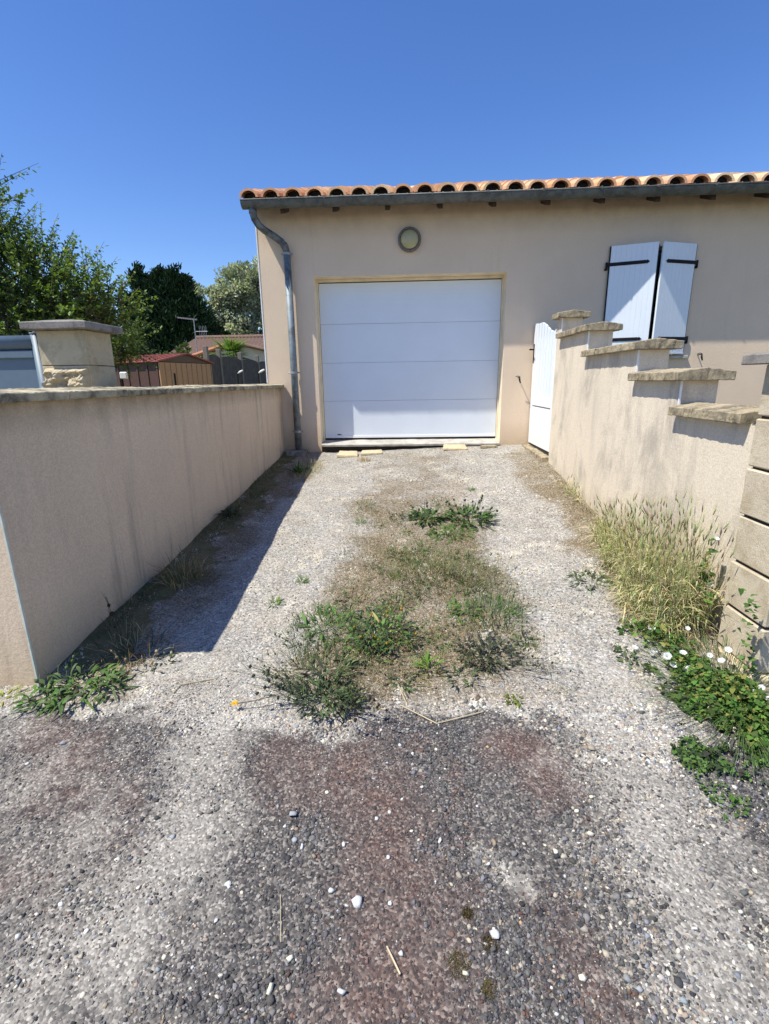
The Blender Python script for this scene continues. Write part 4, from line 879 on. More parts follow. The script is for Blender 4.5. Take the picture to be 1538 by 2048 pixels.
clump_tree('garden_shrub', 'grey green rounded shrub showing above the red shed roof', 'shrub', (-7.6, 16.5, -.95), [((-7.75, 16.5, .45), (.6, .5, .5), 2), ((-7.2, 16.5, .6), (.5, .5, .5), 2), ((-7.15, 16.5, 1.05), (.14, .2, .25), .5), ((-8.3, 16.5, .3), (.4, .4, .4), 1)], 5200, .085, [(.11, .17, .07), (.15, .21, .09), (.09, .14, .05)], .06, M['leaf'], nsub=110)
clump_tree('garden_bush', 'tall mixed green bush filling the gap behind the bright young tree', 'bush', (-9.8, 15, -.95), [((-9.6, 15, 1.7), (1.3, 1, 1.0), 3), ((-11.0, 15, 1.7), (1.4, 1, 1.3), 3), ((-8.8, 15, .9), (.9, .7, .8), 2), ((-12.6, 15, 1.8), (1.5, 1, 1.5), 3)], 9000, .10, [(.05, .095, .03), (.035, .07, .022), (.07, .12, .03)], .1, M['leaf'], nsub=200)
clump_tree('hedge', 'dark hedge behind the slate blue gate', 'hedge', (-7, 9, -1.1), [((-7.2, 9, .3), (1.3, .6, .9), 3), ((-8.8, 9, .5), (1.2, .6, 1.1), 3), ((-6.0, 9, .0), (.9, .5, .8), 2), ((-10.3, 9, .6), (1.2, .6, 1.2), 3)], 9000, .075, [(.03, .06, .02), (.045, .08, .025)], .06, M['leaf'], nsub=160)

# ------------------------------------------------------------------ weeds
def strip(s, B, D, L, Wd, bend, col, seg_=4, tip=.1, colvar=None, widest=.35):
    """curved leaf/blade strips. B base (n,3), D unit dir (n,3), L,Wd (n,), bend = droop"""
    n = len(B); D = D/np.linalg.norm(D, axis=1, keepdims=True)
    S = np.cross(D, np.tile([0, 0, 1.], (n, 1))); bad = np.linalg.norm(S, axis=1) < .05; S[bad] = [1, 0, 0]; S /= np.linalg.norm(S, axis=1, keepdims=True)
    a = U(-.9, .9, n)[:, None]; Nn = np.cross(S, D); S = S*np.cos(a)+Nn*np.sin(a)*.5
    rows = []
    for k in range(seg_+1):
        f = k/seg_; c = B+D*(L*f)[:, None]; c[:, 2] -= bend*L*f*f
        prof_ = (f/widest if f < widest else 1-(1-tip)*(f-widest)/(1-widest)); w = Wd*max(.12, prof_)*.5
        rows += [c-S*w[:, None], c+S*w[:, None]]
    V = np.stack(rows, 1).reshape(-1, 3); kk = 2*(seg_+1)
    F = np.array([(2*i, 2*i+1, 2*i+3, 2*i+2) for i in range(seg_)]); F = (F[None]+(np.arange(n)*kk)[:, None, None]).reshape(-1, 4)
    s.add(V, F, np.repeat(col, kk, 0))
def disc(n, x, y, rx, ry=None, p=.6):
    a = U(0, 2*pi, n); r = RNG.random(n)**p; ry = ry or rx
    return x+np.cos(a)*r*rx, y+np.sin(a)*r*ry, a, r
def grass(s, n, x, y, rx, ry, h, w, cols, lean=.5, bend=.35, seg_=4):
    X, Y, a, r = disc(n, x, y, rx, ry); B = np.stack([X, Y, gz(X, Y)-.004], 1)
    D = np.stack([np.cos(a)*lean*U(.2, 1.2, n), np.sin(a)*lean*U(.2, 1.2, n), np.ones(n)], 1)+RNG.normal(size=(n, 3))*[.25, .25, 0]
    L = h*U(.4, 1.15, n); strip(s, B, D, L, w*U(.6, 1.3, n), bend*U(.3, 1.6, n), jit(cols, n, .25, .08), seg_)
def rosette(s, n, x, y, r, L, W_, cols, lift=.45, bend=.45, h=.0):
    X, Y, a, rr = disc(n, x, y, r, r); B = np.stack([X, Y, gz(X, Y)+h*RNG.random(n)], 1)
    a2 = a+RNG.normal(0, .7, n); D = np.stack([np.cos(a2), np.sin(a2), U(.1, 1, n)*lift*2.2], 1)
    strip(s, B, D, L*U(.5, 1.15, n), W_*U(.6, 1.25, n), bend*U(.5, 1.5, n), jit(cols, n, .25, .08), 5, .08)
def stems(s, n, x, y, r, L, cols, lean=.8, w=.0035, heads=None, hs=.01, dirv=None, bend=.25):
    X, Y, a, rr = disc(n, x, y, r, r); B = np.stack([X, Y, gz(X, Y)], 1)
    D = np.stack([np.cos(a)*lean*U(.3, 1.3, n), np.sin(a)*lean*U(.3, 1.3, n), np.ones(n)], 1)
    if dirv is not None: D = D*.4+np.array(dirv)[None]
    Dn = D/np.linalg.norm(D, axis=1, keepdims=True); Ls = L*U(.5, 1.1, n); col = jit(cols, n, .2)
    strip(s, B, Dn, Ls, np.full(n, w), bend, col, 6, .6, widest=.05)
    # side twigs
    for q in range(3):
        f = U(.35, .95, n); P = B+Dn*(Ls*f)[:, None]; P[:, 2] -= bend*Ls*f*f
        strip(s, P, Dn+RNG.normal(size=(n, 3))*.6, Ls*U(.12, .4, n), np.full(n, w*.75), .1, col, 3, .5, widest=.05)
        if heads is not None:
            m = RNG.random(n) < .6; m_ = int(m.sum())
            if m_: s.inst(ICO*[1, 1, 1.4], ICOF, rotz_tilt(m_)*hs*U(.5, 1, (m_, 1, 1)), P[m], jit(heads, m_, .2))
def plant(name, label, cat, x, y, fn, mat='weed', group=None):
    s = Soup(); fn(s); z = float(gz(x, y)); o = s.build(name, M[mat], None, loc=(x, y, z)); return tag(o, label, cat, group)
G1 = [(.10, .19, .045), (.13, .23, .06), (.075, .145, .035)]; G2 = [(.11, .155, .07), (.15, .19, .09), (.08, .12, .055)]; GD = [(.045, .07, .035), (.065, .095, .045), (.05, .055, .04)]
DRY = [(.40, .31, .17), (.30, .22, .12), (.50, .42, .25), (.22, .17, .10)]; OL = [(.20, .20, .09), (.27, .25, .12), (.15, .165, .07)]
YEL = [(.62, .52, .10)]
def f_(s):
    rosette(s, 120, -1.50, 1.92, .14, .11, .018, G1+G2, .7, .8, .05); rosette(s, 60, -1.64, 1.87, .09, .09, .020, G1+G2, .6, .6, .03); rosette(s, 50, -1.38, 1.93, .09, .09, .018, G1+G2, .6, .6, .03); grass(s, 60, -1.6, 1.85, .1, .05, .06, .004, OL)
    stems(s, 5, -1.62, 1.92, .05, .20, G2, .4, .004, G2, .010); stems(s, 5, -1.42, 1.86, .06, .16, [(.08, .08, .05)], 1., .003, [(.1, .07, .05)], .008)
plant('broadleaf_weed', 'broad leaved green weed spreading at the front corner of the left wall', 'weed', -1.5, 1.92, f_)
def f_(s):
    stems(s, 30, -.36, 1.86, .10, .24, GD+G2, .9, .004, GD, .007); stems(s, 18, -.42, 1.86, .06, .40, GD, .5, .0035, GD, .008, dirv=(-.95, .05, .45)); stems(s, 9, -.32, 1.80, .05, .42, [(.035, .03, .025)], .5, .003, [(.04, .03, .025)], .008, dirv=(.8, -.6, .12), bend=.1)
    rosette(s, 170, -.36, 1.86, .13, .065, .015, G2+GD, .6, .5, .07); rosette(s, 60, -.27, 1.84, .08, .055, .016, G1+G2, .6, .5, .03); grass(s, 160, -.36, 1.88, .16, .1, .09, .003, OL+DRY, .8, .5)
plant('wiry_weed', 'wiry grey green weed with long bare stems at the front of the middle strip', 'weed', -.36, 1.86, f_)
def f_(s):
    rosette(s, 300, -.14, 2.34, .17, .065, .018, G1+GD, .8, .6, .12); rosette(s, 70, -.20, 2.22, .13, .08, .022, G1+G2, .7, .6, .04); grass(s, 160, -.1, 2.25, .2, .16, .1, .004, G2+OL); rosette(s, 3, -.12, 2.30, .03, .07, .035, [(.6, .55, .2)], .9, .2, .14)
    stems(s, 26, -.08, 2.32, .13, .24, G1, .6, .004, [(.5, .3, .03), (.12, .15, .05)], .007)
plant('leafy_weed', 'large leafy green weed with one yellow leaf in the middle strip', 'weed', -.14, 2.3, f_)
def f_(s): grass(s, 620, -.45, 2.42, .20, .26, .10, .005, G2+G1, .7, .5); stems(s, 30, -.5, 2.35, .18, .17, G2, .6, .0035, G2, .006); rosette(s, 60, -.42, 2.45, .16, .10, .02, G1, .6, .4, .02)
plant('grass_tuft', 'soft green grass tuft on the left edge of the middle strip', 'grass tuft', -.45, 2.42, f_)
def f_(s): grass(s, 420, -.42, 2.06, .17, .16, .10, .005, G2+OL+DRY, .8, .5); stems(s, 34, -.46, 2.05, .17, .18, G2+GD, .7, .0035, G2, .006); rosette(s, 50, -.38, 2.04, .12, .09, .022, GD+G2, .6, .4, .04)
plant('grass_tuft', 'tangled grass tuft just behind the wiry weed', 'grass tuft', -.42, 2.06, f_)
def f_(s): rosette(s, 40, .10, 2.08, .035, .085, .013, [(.16, .28, .05)], 1.0, .3, .05); rosette(s, 16, .1, 2.06, .05, .05, .02, YEL+OL, .3, .3)
plant('small_weed', 'small bright green upright weed at the centre of the middle strip', 'weed', .10, 2.08, f_)
def f_(s):
    rosette(s, 190, .40, 2.2, .14, .055, .018, [(.055, .065, .045), (.085, .105, .055), (.05, .045, .04)], .6, .4, .04); stems(s, 34, .40, 2.22, .12, .32, G2+GD, .9, .003, GD, .006); stems(s, 12, .47, 2.12, .06, .34, GD, .5, .003, GD, .006, dirv=(.9, -.35, .3))
plant('purple_leaved_weed', 'dark purplish leaved weed with thin stems right of the middle strip', 'weed', .40, 2.2, f_)
def f_(s): grass(s, 420, .50, 2.62, .16, .2, .13, .005, G2+G1, .6, .4); stems(s, 36, .52, 2.6, .15, .26, G2, .6, .003, G2, .006); rosette(s, 26, .33, 2.66, .08, .09, .03, G1, .5, .4, .02)
plant('grass_tuft', 'green grass tuft with seed stalks behind the purplish leaved weed', 'grass tuft', .5, 2.62, f_)
def f_(s): rosette(s, 40, .46, 1.88, .035, .028, .012, [(.12, .16, .03), (.2, .22, .04)], .5, .4, .01)
plant('mossy_weed', 'tiny yellow green cushion weed alone on the pale gravel', 'weed', .46, 1.88, f_)
def f_(s): grass(s, 900, .28, 3.15, .34, .30, .10, .006, G2+OL, .7, .4); stems(s, 60, .4, 3.1, .32, .2, G2+OL, .7, .0035, OL, .006); rosette(s, 60, .05, 3.45, .2, .08, .02, G1, .4, .4)
plant('grass_patch', 'wide patch of dull green grass halfway up the middle strip', 'grass patch', .28, 3.15, f_)
def f_(s): rosette(s, 90, .18, 4.18, .13, .13, .03, [(.06, .12, .035), (.08, .155, .045)], .7, .4, .02); stems(s, 14, .18, 4.18, .1, .2, GD, .5, .004, GD, .011)
plant('plantain_clump', 'dark green plantain clump on the left of the far middle strip', 'weed', .18, 4.18, f_, group='plantain clumps')
def f_(s): rosette(s, 130, .56, 4.15, .19, .14, .03, [(.06, .12, .035), (.085, .16, .045)], .7, .4, .02); stems(s, 30, .56, 4.15, .2, .22, OL+GD, .5, .004, GD, .011)
plant('plantain_clump', 'larger dark green plantain clump beside the right wheel track', 'weed', .56, 4.15, f_, group='plantain clumps')
def f_(s): rosette(s, 80, .36, 3.86, .16, .10, .02, G1, .5, .4, .01); grass(s, 200, .36, 3.85, .18, .12, .07, .006, G1)
plant('grass_tuft', 'low green tuft just in front of the two plantain clumps', 'grass tuft', .36, 3.86, f_)
def f_(s): rosette(s, 90, 1.2, 3.03, .15, .07, .015, G1+GD, .4, .3, .01); grass(s, 160, 1.25, 3.0, .16, .1, .05, .004, G2)
plant('creeping_weed', 'low creeping green weed beside the tall barley grass', 'weed', 1.2, 3.03, f_)
def f_(s): grass(s, 260, -1.48, 3.02, .12, .16, .24, .007, DRY+OL, .5, .5, 5); grass(s, 60, -1.5, 3.05, .1, .1, .34, .004, DRY, .35, .3, 5)
plant('dry_grass_clump', 'straw coloured dry grass clump in the shade of the left wall', 'grass clump', -1.48, 3.02, f_, 'dry')
def f_(s):
    grass(s, 160, -1.42, 2.24, .2, .16, .16, .006, DRY+GD, .7, .5); stems(s, 2, -1.5, 2.28, .03, .40, GD, .2, .004, [(.06, .035, .02)], .012, dirv=(-.15, .1, 1.)); stems(s, 8, -1.3, 2.15, .12, .14, OL+DRY, .5, .006, DRY, .008); rosette(s, 50, -1.28, 2.15, .1, .05, .012, GD, .3, .3)
plant('withered_weed', 'withered weed with thin seed stalks at the foot of the left wall', 'weed', -1.42, 2.24, f_, 'dry')
def f_(s): rosette(s, 26, -1.30, 5.82, .06, .17, .035, [(.05, .10, .035), (.08, .15, .04)], 1.3, .3, .02); grass(s, 420, -1.22, 5.9, .18, .42, .12, .006, [(.5, .42, .22), (.4, .33, .18)]+OL, .5, .4)
plant('dock_weed', 'upright green weed in dry grass near the foot of the downpipe', 'weed', -1.3, 5.82, f_)
def f_(s): rosette(s, 60, -1.6, 4.25, .07, .09, .022, GD, .8, .4, .03)
plant('shaded_weed', 'small dark weed growing from the foot of the left wall', 'weed', -1.6, 4.25, f_)
def f_(s): grass(s, 130, -.55, 6.36, .09, .1, .09, .006, [(.5, .36, .17), (.4, .3, .15)], .5, .4)
plant('straw_tuft', 'small straw coloured tuft in front of the garage sill', 'grass tuft', -.55, 6.36, f_, 'dry')
def f_(s):
    rosette(s, 20, -1.82, 1.86, .06, .06, .012, [(.3, .32, .06), (.2, .26, .06)], .6, .4)
plant('pale_weed', 'small yellow green weed at the left edge below the wall end', 'weed', -1.82, 1.86, f_)
for (x, y, r, lab) in ((-.70, 3.02, .05, 'small green sprout in the left wheel track'), (-.80, 2.72, .05, 'faint green sprout in the left wheel track nearer the street'), (-.08, 3.06, .05, 'small bright sprout amid the brown middle strip'), (.66, 5.0, .05, 'small green sprout by the right wheel track'), (.6, 2.62, .06, 'yellow green sprout near the right edge of the middle strip'), (-.40, 4.12, .06, 'small tuft beside the pale stones in the left track')):
    def f_(s): rosette(s, 26, x, y, r*.6, r*1.3, .009, [(.15, .26, .05), (.12, .2, .05)], .8, .4); grass(s, 30, x, y, r, r, .05, .004, G1)
    plant('weed_sprout', lab, 'weed', x, y, f_, group='small weed sprouts')
def f_(s):
    for (x, y, rx, ry, n) in ((-.3, 2.6, .3, .4, 500), (.2, 2.75, .35, .4, 420), (.35, 2.4, .3, .3, 320), (.0, 2.1, .45, .2, 300), (.2, 3.4, .5, .4, 500), (-.1, 3.9, .4, .5, 200)):
        grass(s, n, x, y, rx, ry, .07, .0035, G2+OL+DRY, .8, .5)
    for k in range(46):
        x = RNG.normal(.05, .27); y = U(1.9, 4.6, 1)[0]
        if RNG.random() < .5: grass(s, 60, x, y, .09, .12, U(.05, .13, 1)[0], .0035, [G2, OL, DRY, G1][RNG.integers(4)], .8, .5)
        else: rosette(s, 22, x, y, .06, U(.03, .07, 1)[0], U(.008, .018, 1)[0], [G1, GD, G2][RNG.integers(3)], .5, .5, .01)
        stems(s, 5, x, y, .07, U(.08, .2, 1)[0], DRY+OL, .7, .0025, GD+DRY, .005)
    for (x, y, r) in ((-.05, 2.7, .1), (.25, 2.5, .1), (-.35, 2.75, .08), (.1, 2.9, .1), (.42, 2.95, .1), (.62, 2.35, .06), (-.02, 2.0, .07), (.25, 2.02, .06)):
        rosette(s, 30, x, y, r, .06, .014, G1+G2+GD, .5, .5, .01); stems(s, 7, x, y, r, .14, G2+OL, .7, .003, GD, .005)
plant('mixed_grass', 'thin mixed grass and small weeds running along the middle strip', 'grass', 0, 2.6, f_)['kind'] = 'stuff'
def f_(s):
    for k in range(60):
        y = U(2.0, 6.2, 1)[0]; x = -1.70+abs(RNG.normal(0, .09)); grass(s, 16, x, y, .05, .07, U(.04, .13, 1)[0], .004, [DRY, OL, GD][RNG.integers(3)], .6, .5, 3)
plant('wall_foot_grass', 'thin dry grass growing in the crack along the foot of the left wall', 'grass', -1.65, 4, f_, 'dry')['kind'] = 'stuff'
def f_(s):
    for k in range(50):
        y = U(3.6, 5.8, 1)[0]; x = 1.66-abs(RNG.normal(0, .07)); grass(s, 14, x, y, .04, .06, U(.04, .12, 1)[0], .003, [DRY, OL][RNG.integers(2)], .6, .5, 3)
plant('wall_foot_grass', 'thin dry grass growing along the foot of the stepped wall', 'grass', 1.62, 4.6, f_, 'dry')['kind'] = 'stuff'
# yellow flower
yf = empty('yellow_flower', (-.70, 1.80, float(gz(-.7, 1.8))), 'single yellow flower on a thin stem over the gravel', 'flower')
x, y, z = -.74, 1.80, float(gz(-.74, 1.80))+.035
MB().tube([(-.56, 1.84, z+.02), (-.65, 1.81, z+.01), (x, y, z)], .0022, 5).build('stem', M['bark'], yf)
s = Soup(); n = 26; a = U(0, 2*pi, n); strip(s, np.tile([x, y, z], (n, 1)), np.stack([np.cos(a), np.sin(a), U(.1, .8, n)], 1), U(.012, .019, n), np.full(n, .006), .2, jit((.85, .52, .01), n, .08, .03), 3, .8)
s.build('petals', M['petal'], yf)
# dry litter and short dry grass over the strips
def litter():
    s = Soup(); n = 190000; x = U(-1.7, 1.66, n); y = U(1.8, 6.9, n); A, Lt, Sd, red, pale = zones(x, y)
    k = RNG.random(n) < np.clip(Lt*.75+.05*(vn(x, y, 3.3, 3, 61) > .52), 0, 1)*(vn(x, y, 3, 3, 12) > .40)*np.interp(y, [1.8, 4.4, 5.5], [1, .8, .5]); x, y = x[k], y[k]; n = len(x)
    a = U(0, 2*pi, n); up = np.abs(RNG.normal(0, .55, n))
    mid = (np.abs(x-.1) < .7) & (y < 4.6); h = np.where(mid, U(.02, .055, n), U(.012, .035, n))
    up = np.where(mid, up+.35, up*.5)
    col = jit([(.30, .20, .11), (.38, .27, .15), (.22, .15, .085), (.17, .16, .07), (.46, .36, .21), (.28, .16, .09)], n, .25)
    gm = (RNG.random(n) < .30) & mid; col[gm] = jit(G2+OL, int(gm.sum()), .2)
    strip(s, np.stack([x, y, gz(x, y)+.003], 1), np.stack([np.cos(a), np.sin(a), up], 1), h, U(.0018, .0042, n), .15, col, 2, .2)
    tag(s.build('dry_grass', M['dry']), 'short dry grass and litter covering the middle strip and wall feet', 'grass', kind='stuff')
litter()
# straws and twigs lying about
for (pts, lab, r_, c_) in (([(-1.06, 1.90), (-1.05, 1.96), (-.90, 2.01)], 'bent dry straw lying before the shadow tip', .0028, 'slab'), ([(-.03, 1.84), (.12, 1.735), (.32, 1.81)], 'long pale twig lying along the asphalt edge', .0025, 'slab'), ([(-.02, .87), (-.055, .93)], 'pale dry leaf blade lying near the bottom of the picture', .0028, 'slab'), ([(.02, 3.35), (.18, 3.36)], 'thin dry twig across the middle strip', .003, 'slab'), ([(-.33, .93), (-.36, 1.05)], 'thin dry stalk lying by the cream pebbles', .0010, 'dry2'), ([(-.03, 1.93), (.0, 1.84)], 'short pale straw by the long twig', .002, 'slab')):
    mb = MB(); P = [(px_, py_, float(gz(px_, py_))+.006) for px_, py_ in pts]; mb.tube(P, r_, 5)
    o = mb.build('twig', M['slab'], None, loc=P[0]); tag(o, lab, 'twig')
# ------------------------------------------------------------------ barley grass against the right wall
def barley(name, label, n, x, y, rx, ry, h, seedh=1.):
    t = empty(name, (x, y, float(gz(x, y))), label, 'grass clump', 'wild barley grass clumps along the right wall')
    s = Soup(); X, Y, a, r = disc(n, x, y, rx, ry, .5); X = np.minimum(X, 1.655); B = np.stack([X, Y, gz(X, Y)], 1)
    D = np.stack([RNG.normal(-.10, .19, n), RNG.normal(-.08, .22, n), np.ones(n)], 1); L = h*U(.35, 1.12, n); D /= np.linalg.norm(D, axis=1, keepdims=True)
    bend = .06; strip(s, B, D, L, np.full(n, .0028), bend, jit([(.62, .54, .31), (.50, .46, .24), (.38, .40, .17)], n, .2), 4, .7, widest=.05)
    nb = n*9; i = RNG.integers(0, n, nb); f = U(0, .6, nb); P = B[i]+D[i]*(L[i]*f)[:, None]
    strip(s, P, D[i]+RNG.normal(size=(nb, 3))*.45, U(.07, .17, nb), U(.004, .008, nb), .6, jit([(.64, .56, .33), (.52, .49, .25), (.36, .38, .15), (.15, .25, .07), (.60, .50, .28)], nb, .25), 4, .1)
    s.build('stalks', M['dry'], t)
    s = Soup(); E_ = B+D*L[:, None]; E_[:, 2] -= bend*L; hd_ = D+RNG.normal(size=(n, 3))*.18+np.array([-.05, -.05, 0]); hd_ /= np.linalg.norm(hd_, axis=1, keepdims=True)
    hc = jit([(.46, .42, .24), (.32, .36, .15), (.40, .32, .20), (.26, .19, .15), (.26, .33, .12)], n, .2)
    s.inst(ICO*[.0036, .026, .0036]+[0, .026, 0], ICOF, frames(hd_, U(0, 3, n)), E_, hc)
    for q in range(18):
        f = q/18; P = E_+hd_*(.05*f+.005); aw = hd_+RNG.normal(size=(n, 3))*.20
        strip(s, P, aw, U(.035, .065, n), np.full(n, .0015), 0, hc*1.35, 1, .3, widest=.05)
    s.build('seed_heads', M['dry'], t)
barley('barley_grass', 'tall green wild barley clump nearest the sandstone pillar', 340, 1.49, 2.70, .18, .32, .58)
barley('barley_grass', 'wild barley clump with straw stems in the middle of the right verge', 150, 1.50, 3.15, .14, .26, .46)
barley('barley_grass', 'short reddish wild barley clump farthest up the right wall', 90, 1.55, 3.62, .09, .28, .28)
barley('barley_grass', 'low pale wild barley clump leaning over the gravel edge', 120, 1.38, 2.62, .12, .24, .26)
barley('barley_grass', 'sparse tiny barley tuft at the wall foot near the gate', 16, 1.60, 4.7, .05, .35, .14)
def f_(s):
    n = 900; X, Y, a, r = disc(n, 1.42, 2.66, .16, .34); B = np.stack([X, Y, gz(X, Y)+U(.0, .08, n)], 1); a = U(0, 2*pi, n)
    strip(s, B, np.stack([np.cos(a)-.4, np.sin(a)-.2, U(-.1, .8, n)], 1), U(.06, .17, n), U(.002, .005, n), .6, jit([(.60, .50, .30), (.5, .4, .22), (.42, .36, .18)], n, .15), 4, .2)
plant('straw_heap', 'matted pale straw fallen at the foot of the barley grass', 'straw', 1.42, 2.66, f_, 'dry')
# bindweed
HV = np.array([(0, 0, 0), (.34, -.12, .02), (.42, .2, .03), (.25, .6, .02), (0, 1, -.06), (-.25, .6, .02), (-.42, .2, .03), (-.34, -.12, .02), (0, .35, -.05)])*1.
HF = np.array([(0, 1, 8), (1, 2, 8), (2, 3, 8), (3, 4, 8), (4, 5, 8), (5, 6, 8), (6, 7, 8), (7, 0, 8)])
bw = empty('bindweed', (1.35, 1.9, float(gz(1.35, 1.9))), 'green bindweed with white trumpet flowers at the foot of the sandstone pillar', 'climbing weed')
s = Soup()
def hearts(n, x, y, rx, ry, h, sz, rot=0, cols=((.07, .15, .03), (.10, .21, .04), (.05, .105, .025), (.15, .26, .055), (.09, .13, .04), (.26, .26, .07)), hmin=.01):
    X, Y, a, r = disc(n, 0, 0, rx, ry, .55); c, s_ = cos(rot), sin(rot); X, Y = x+X*c-Y*s_, y+X*s_+Y*c; k = ~((X > 1.57) & (Y > 2.04)) & (vn(X, Y, 9, 3, 21) > .30+.28*r**1.5); X, Y, r = X[k], Y[k], r[k]; n = len(X)
    P = np.stack([X, Y, gz(X, Y)+hmin+h*(1-r**2)*RNG.random(n)**.7], 1); a = U(0, 2*pi, n)
    D = np.stack([np.cos(a), np.sin(a)-.3, RNG.normal(0, .6, n)], 1)
    s.inst(HV, HF, frames(D, RNG.normal(0, .8, n))*(sz*U(.35, 1.45, (n, 1, 1))), P, jit(cols, n, .2))
hearts(3800, 1.38, 1.88, .22, .40, .10, .020, .35); hearts(2900, 1.52, 1.70, .30, .20, .08, .021); hearts(1100, 1.14, 1.57, .16, .16, .03, .017, .3, cols=G1+GD); hearts(900, 1.30, 2.30, .16, .28, .09, .022, .3)
hearts(260, 1.56, 2.50, .07, .14, .42, .036, hmin=.05); hearts(150, 1.12, 2.12, .06, .3, .03, .022, .3, cols=G2); hearts(160, 1.6, 2.46, .05, .08, .55, .034, hmin=.2)
hearts(260, 1.25, 1.52, .3, .16, .02, .012, cols=G1+GD); hearts(500, 1.03, 1.47, .14, .15, .02, .012, cols=G1)
n = 46; ps = np.array([(1.50, 2.035, -1.30+.009*k+.0) for k in range(n)])+RNG.normal(size=(n, 3))*[.018, .02, .005]; ps[:, 0] += np.linspace(.04, -.02, n)
a = U(0, 2*pi, n); s.inst(HV, HF, frames(np.stack([np.cos(a), np.sin(a)*.4-.5, RNG.normal(-.1, .4, n)], 1), RNG.normal(0, .5, n))*(.03*U(.5, 1.1, (n, 1, 1))), ps, jit(G1, n, .2))
n = 700; X, Y, a, r = disc(n, 1.40, 1.9, .28, .42); k = X < 1.56; X, Y, a = X[k], Y[k], a[k]; n = len(X); strip(s, np.stack([X, Y, gz(X, Y)+.03], 1), np.stack([np.cos(a), np.sin(a), U(0, .9, n)], 1), U(.08, .2, n), np.full(n, .003), .2, jit(G2, n), 5, .6, widest=.05)
s.build('foliage', M['weed'], bw)
FL = [(1.58, 2.46, -0.80), (1.60, 3.30, -1.19), (1.57, 2.44, -1.04), (1.271, 2.385, -1.265), (1.287, 2.377, -1.266), (1.416, 2.312, -1.229), (1.138, 2.254, -1.304), (1.201, 2.208, -1.306), (1.235, 2.138, -1.282), (1.304, 2.135, -1.261), (1.396, 2.086, -1.245), (1.496, 2.118, -1.234), (1.233, 2.071, -1.287), (1.272, 2.026, -1.279), (1.426, 2.05, -1.249), (1.515, 1.908, -1.291), (1.474, 1.881, -1.294), (1.505, 1.855, -1.304)]
for (x, y, z) in FL:
    n = 10; vs = []; fs = []; R0 = .018*random.uniform(.7, 1.15); tx, ty = random.uniform(-.6, .2), random.uniform(-.9, -.1)
    nv = Vector((tx, ty, 1)).normalized(); a_ = nv.orthogonal().normalized(); b_ = nv.cross(a_); c0 = Vector((x, y, z))
    for (rr, hh) in ((.15, -.9), (.35, -.35), (.75, -.08), (1., 0.02), (.96, .03)):
        for k in range(n):
            w_ = rr*R0*(1+.06*cos(5*2*pi*k/n)); vs.append(c0+nv*hh*R0+(a_*cos(2*pi*k/n)+b_*sin(2*pi*k/n))*w_)
    for i in range(4):
        for k in range(n): fs.append((i*n+k, i*n+(k+1) % n, (i+1)*n+(k+1) % n, (i+1)*n+k))
    MB().add(vs, fs, (.86, .86, .84)).build('flower', M['petal'], bw, smooth=True, fix=False)
# moss cushions on the asphalt
for (x, y, r, lab) in ((.21, .945, .022, 'dark brown moss cushion beside the whitish pebble'), (.125, .90, .03, 'olive moss patch on the asphalt'), (.16, 1.02, .014, 'tiny brown moss spot above the olive patch'), (.19, .85, .018, 'small dull moss spot near the bottom of the picture')):
    def f_(s): n = 420; X, Y, a, r_ = disc(n, x, y, r, r*1.1); strip(s, np.stack([X, Y, gz(X, Y)], 1), RNG.normal(size=(n, 3))*[.6, .6, 0]+[0, 0, 1], .011*U(.4, 1, n), np.full(n, .0022), .1, jit([(.10, .07, .03)] if 'brown' in lab else [(.17, .13, .05), (.12, .10, .05)], n, .3), 2)
    plant('moss_cushion', lab, 'moss', x, y, f_)

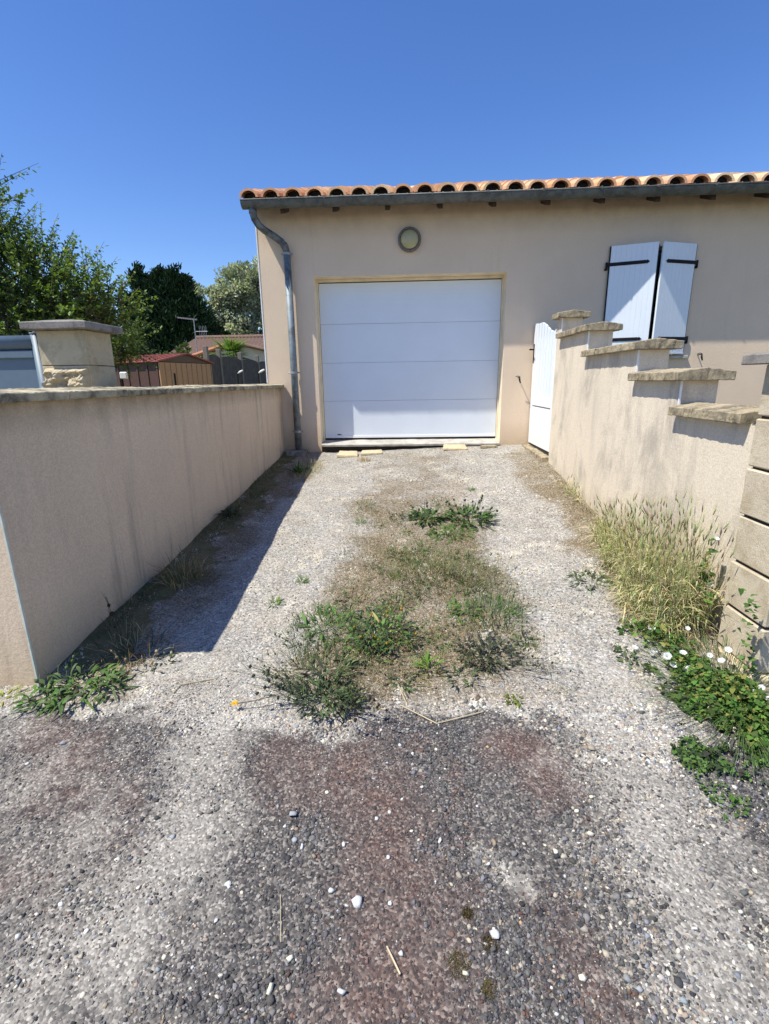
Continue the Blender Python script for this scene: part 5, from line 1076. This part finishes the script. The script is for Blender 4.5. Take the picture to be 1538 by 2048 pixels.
# ------------------------------------------------------------------ light, sky, camera
az = radians(26.4); el = radians(60.3); tr = Vector((cos(az)*cos(el), sin(az)*cos(el), -sin(el)))
ld = bpy.data.lights.new('sun', 'SUN'); ld.energy = 4.6; ld.angle = radians(.53); ld.color = (1, .965, .86)
lo = bpy.data.objects.new('sun', ld); link(lo); lo.rotation_euler = tr.to_track_quat('-Z', 'Y').to_euler(); lo.location = (-4, -2, 8)
w = bpy.data.worlds.new('World'); sc.world = w; w.use_nodes = True; nt = w.node_tree; bg = nt.nodes['Background']
sky = nt.nodes.new('ShaderNodeTexSky'); sky.sky_type = 'NISHITA'; sky.sun_disc = False; sky.sun_elevation = el; sky.sun_rotation = atan2(-tr.x, -tr.y)
sky.altitude = 50; sky.air_density = 1.0; sky.dust_density = .15; sky.ozone_density = 3.6
hs = nt.nodes.new('ShaderNodeHueSaturation'); hs.inputs['Saturation'].default_value = 1.22; hs.inputs['Hue'].default_value = .513; hs.inputs['Value'].default_value = .95; nt.links.new(sky.outputs[0], hs.inputs['Color']); nt.links.new(hs.outputs[0], bg.inputs[0]); bg.inputs[1].default_value = .13
sc.view_settings.view_transform = 'Standard'; sc.view_settings.look = 'None'; sc.view_settings.gamma = 1; sc.view_settings.exposure = 0.55
cd = bpy.data.cameras.new('camera'); cam = bpy.data.objects.new('camera', cd); link(cam); sc.camera = cam
p, yw, rl = .2599013331267429, .04637081921160515, -.01613618827933906
fw = Vector((-sin(yw)*cos(p), cos(yw)*cos(p), -sin(p))); r_ = Vector((cos(yw), sin(yw), 0)); u_ = r_.cross(fw)
r2 = r_*cos(rl)+u_*sin(rl); u2 = -r_*sin(rl)+u_*cos(rl)
cam.matrix_world = Matrix(((r2.x, u2.x, -fw.x, 0), (r2.y, u2.y, -fw.y, 0), (r2.z, u2.z, -fw.z, 0), (0, 0, 0, 1)))
cd.sensor_fit = 'VERTICAL'; cd.sensor_height = 36; cd.sensor_width = 27; cd.lens = 984.115/2048*36; cd.clip_end = 2000; cd.clip_start = .05
for o in list(C.objects):
    if o.parent is None: o.location.z += ZOFF
sc.render.engine = 'CYCLES'
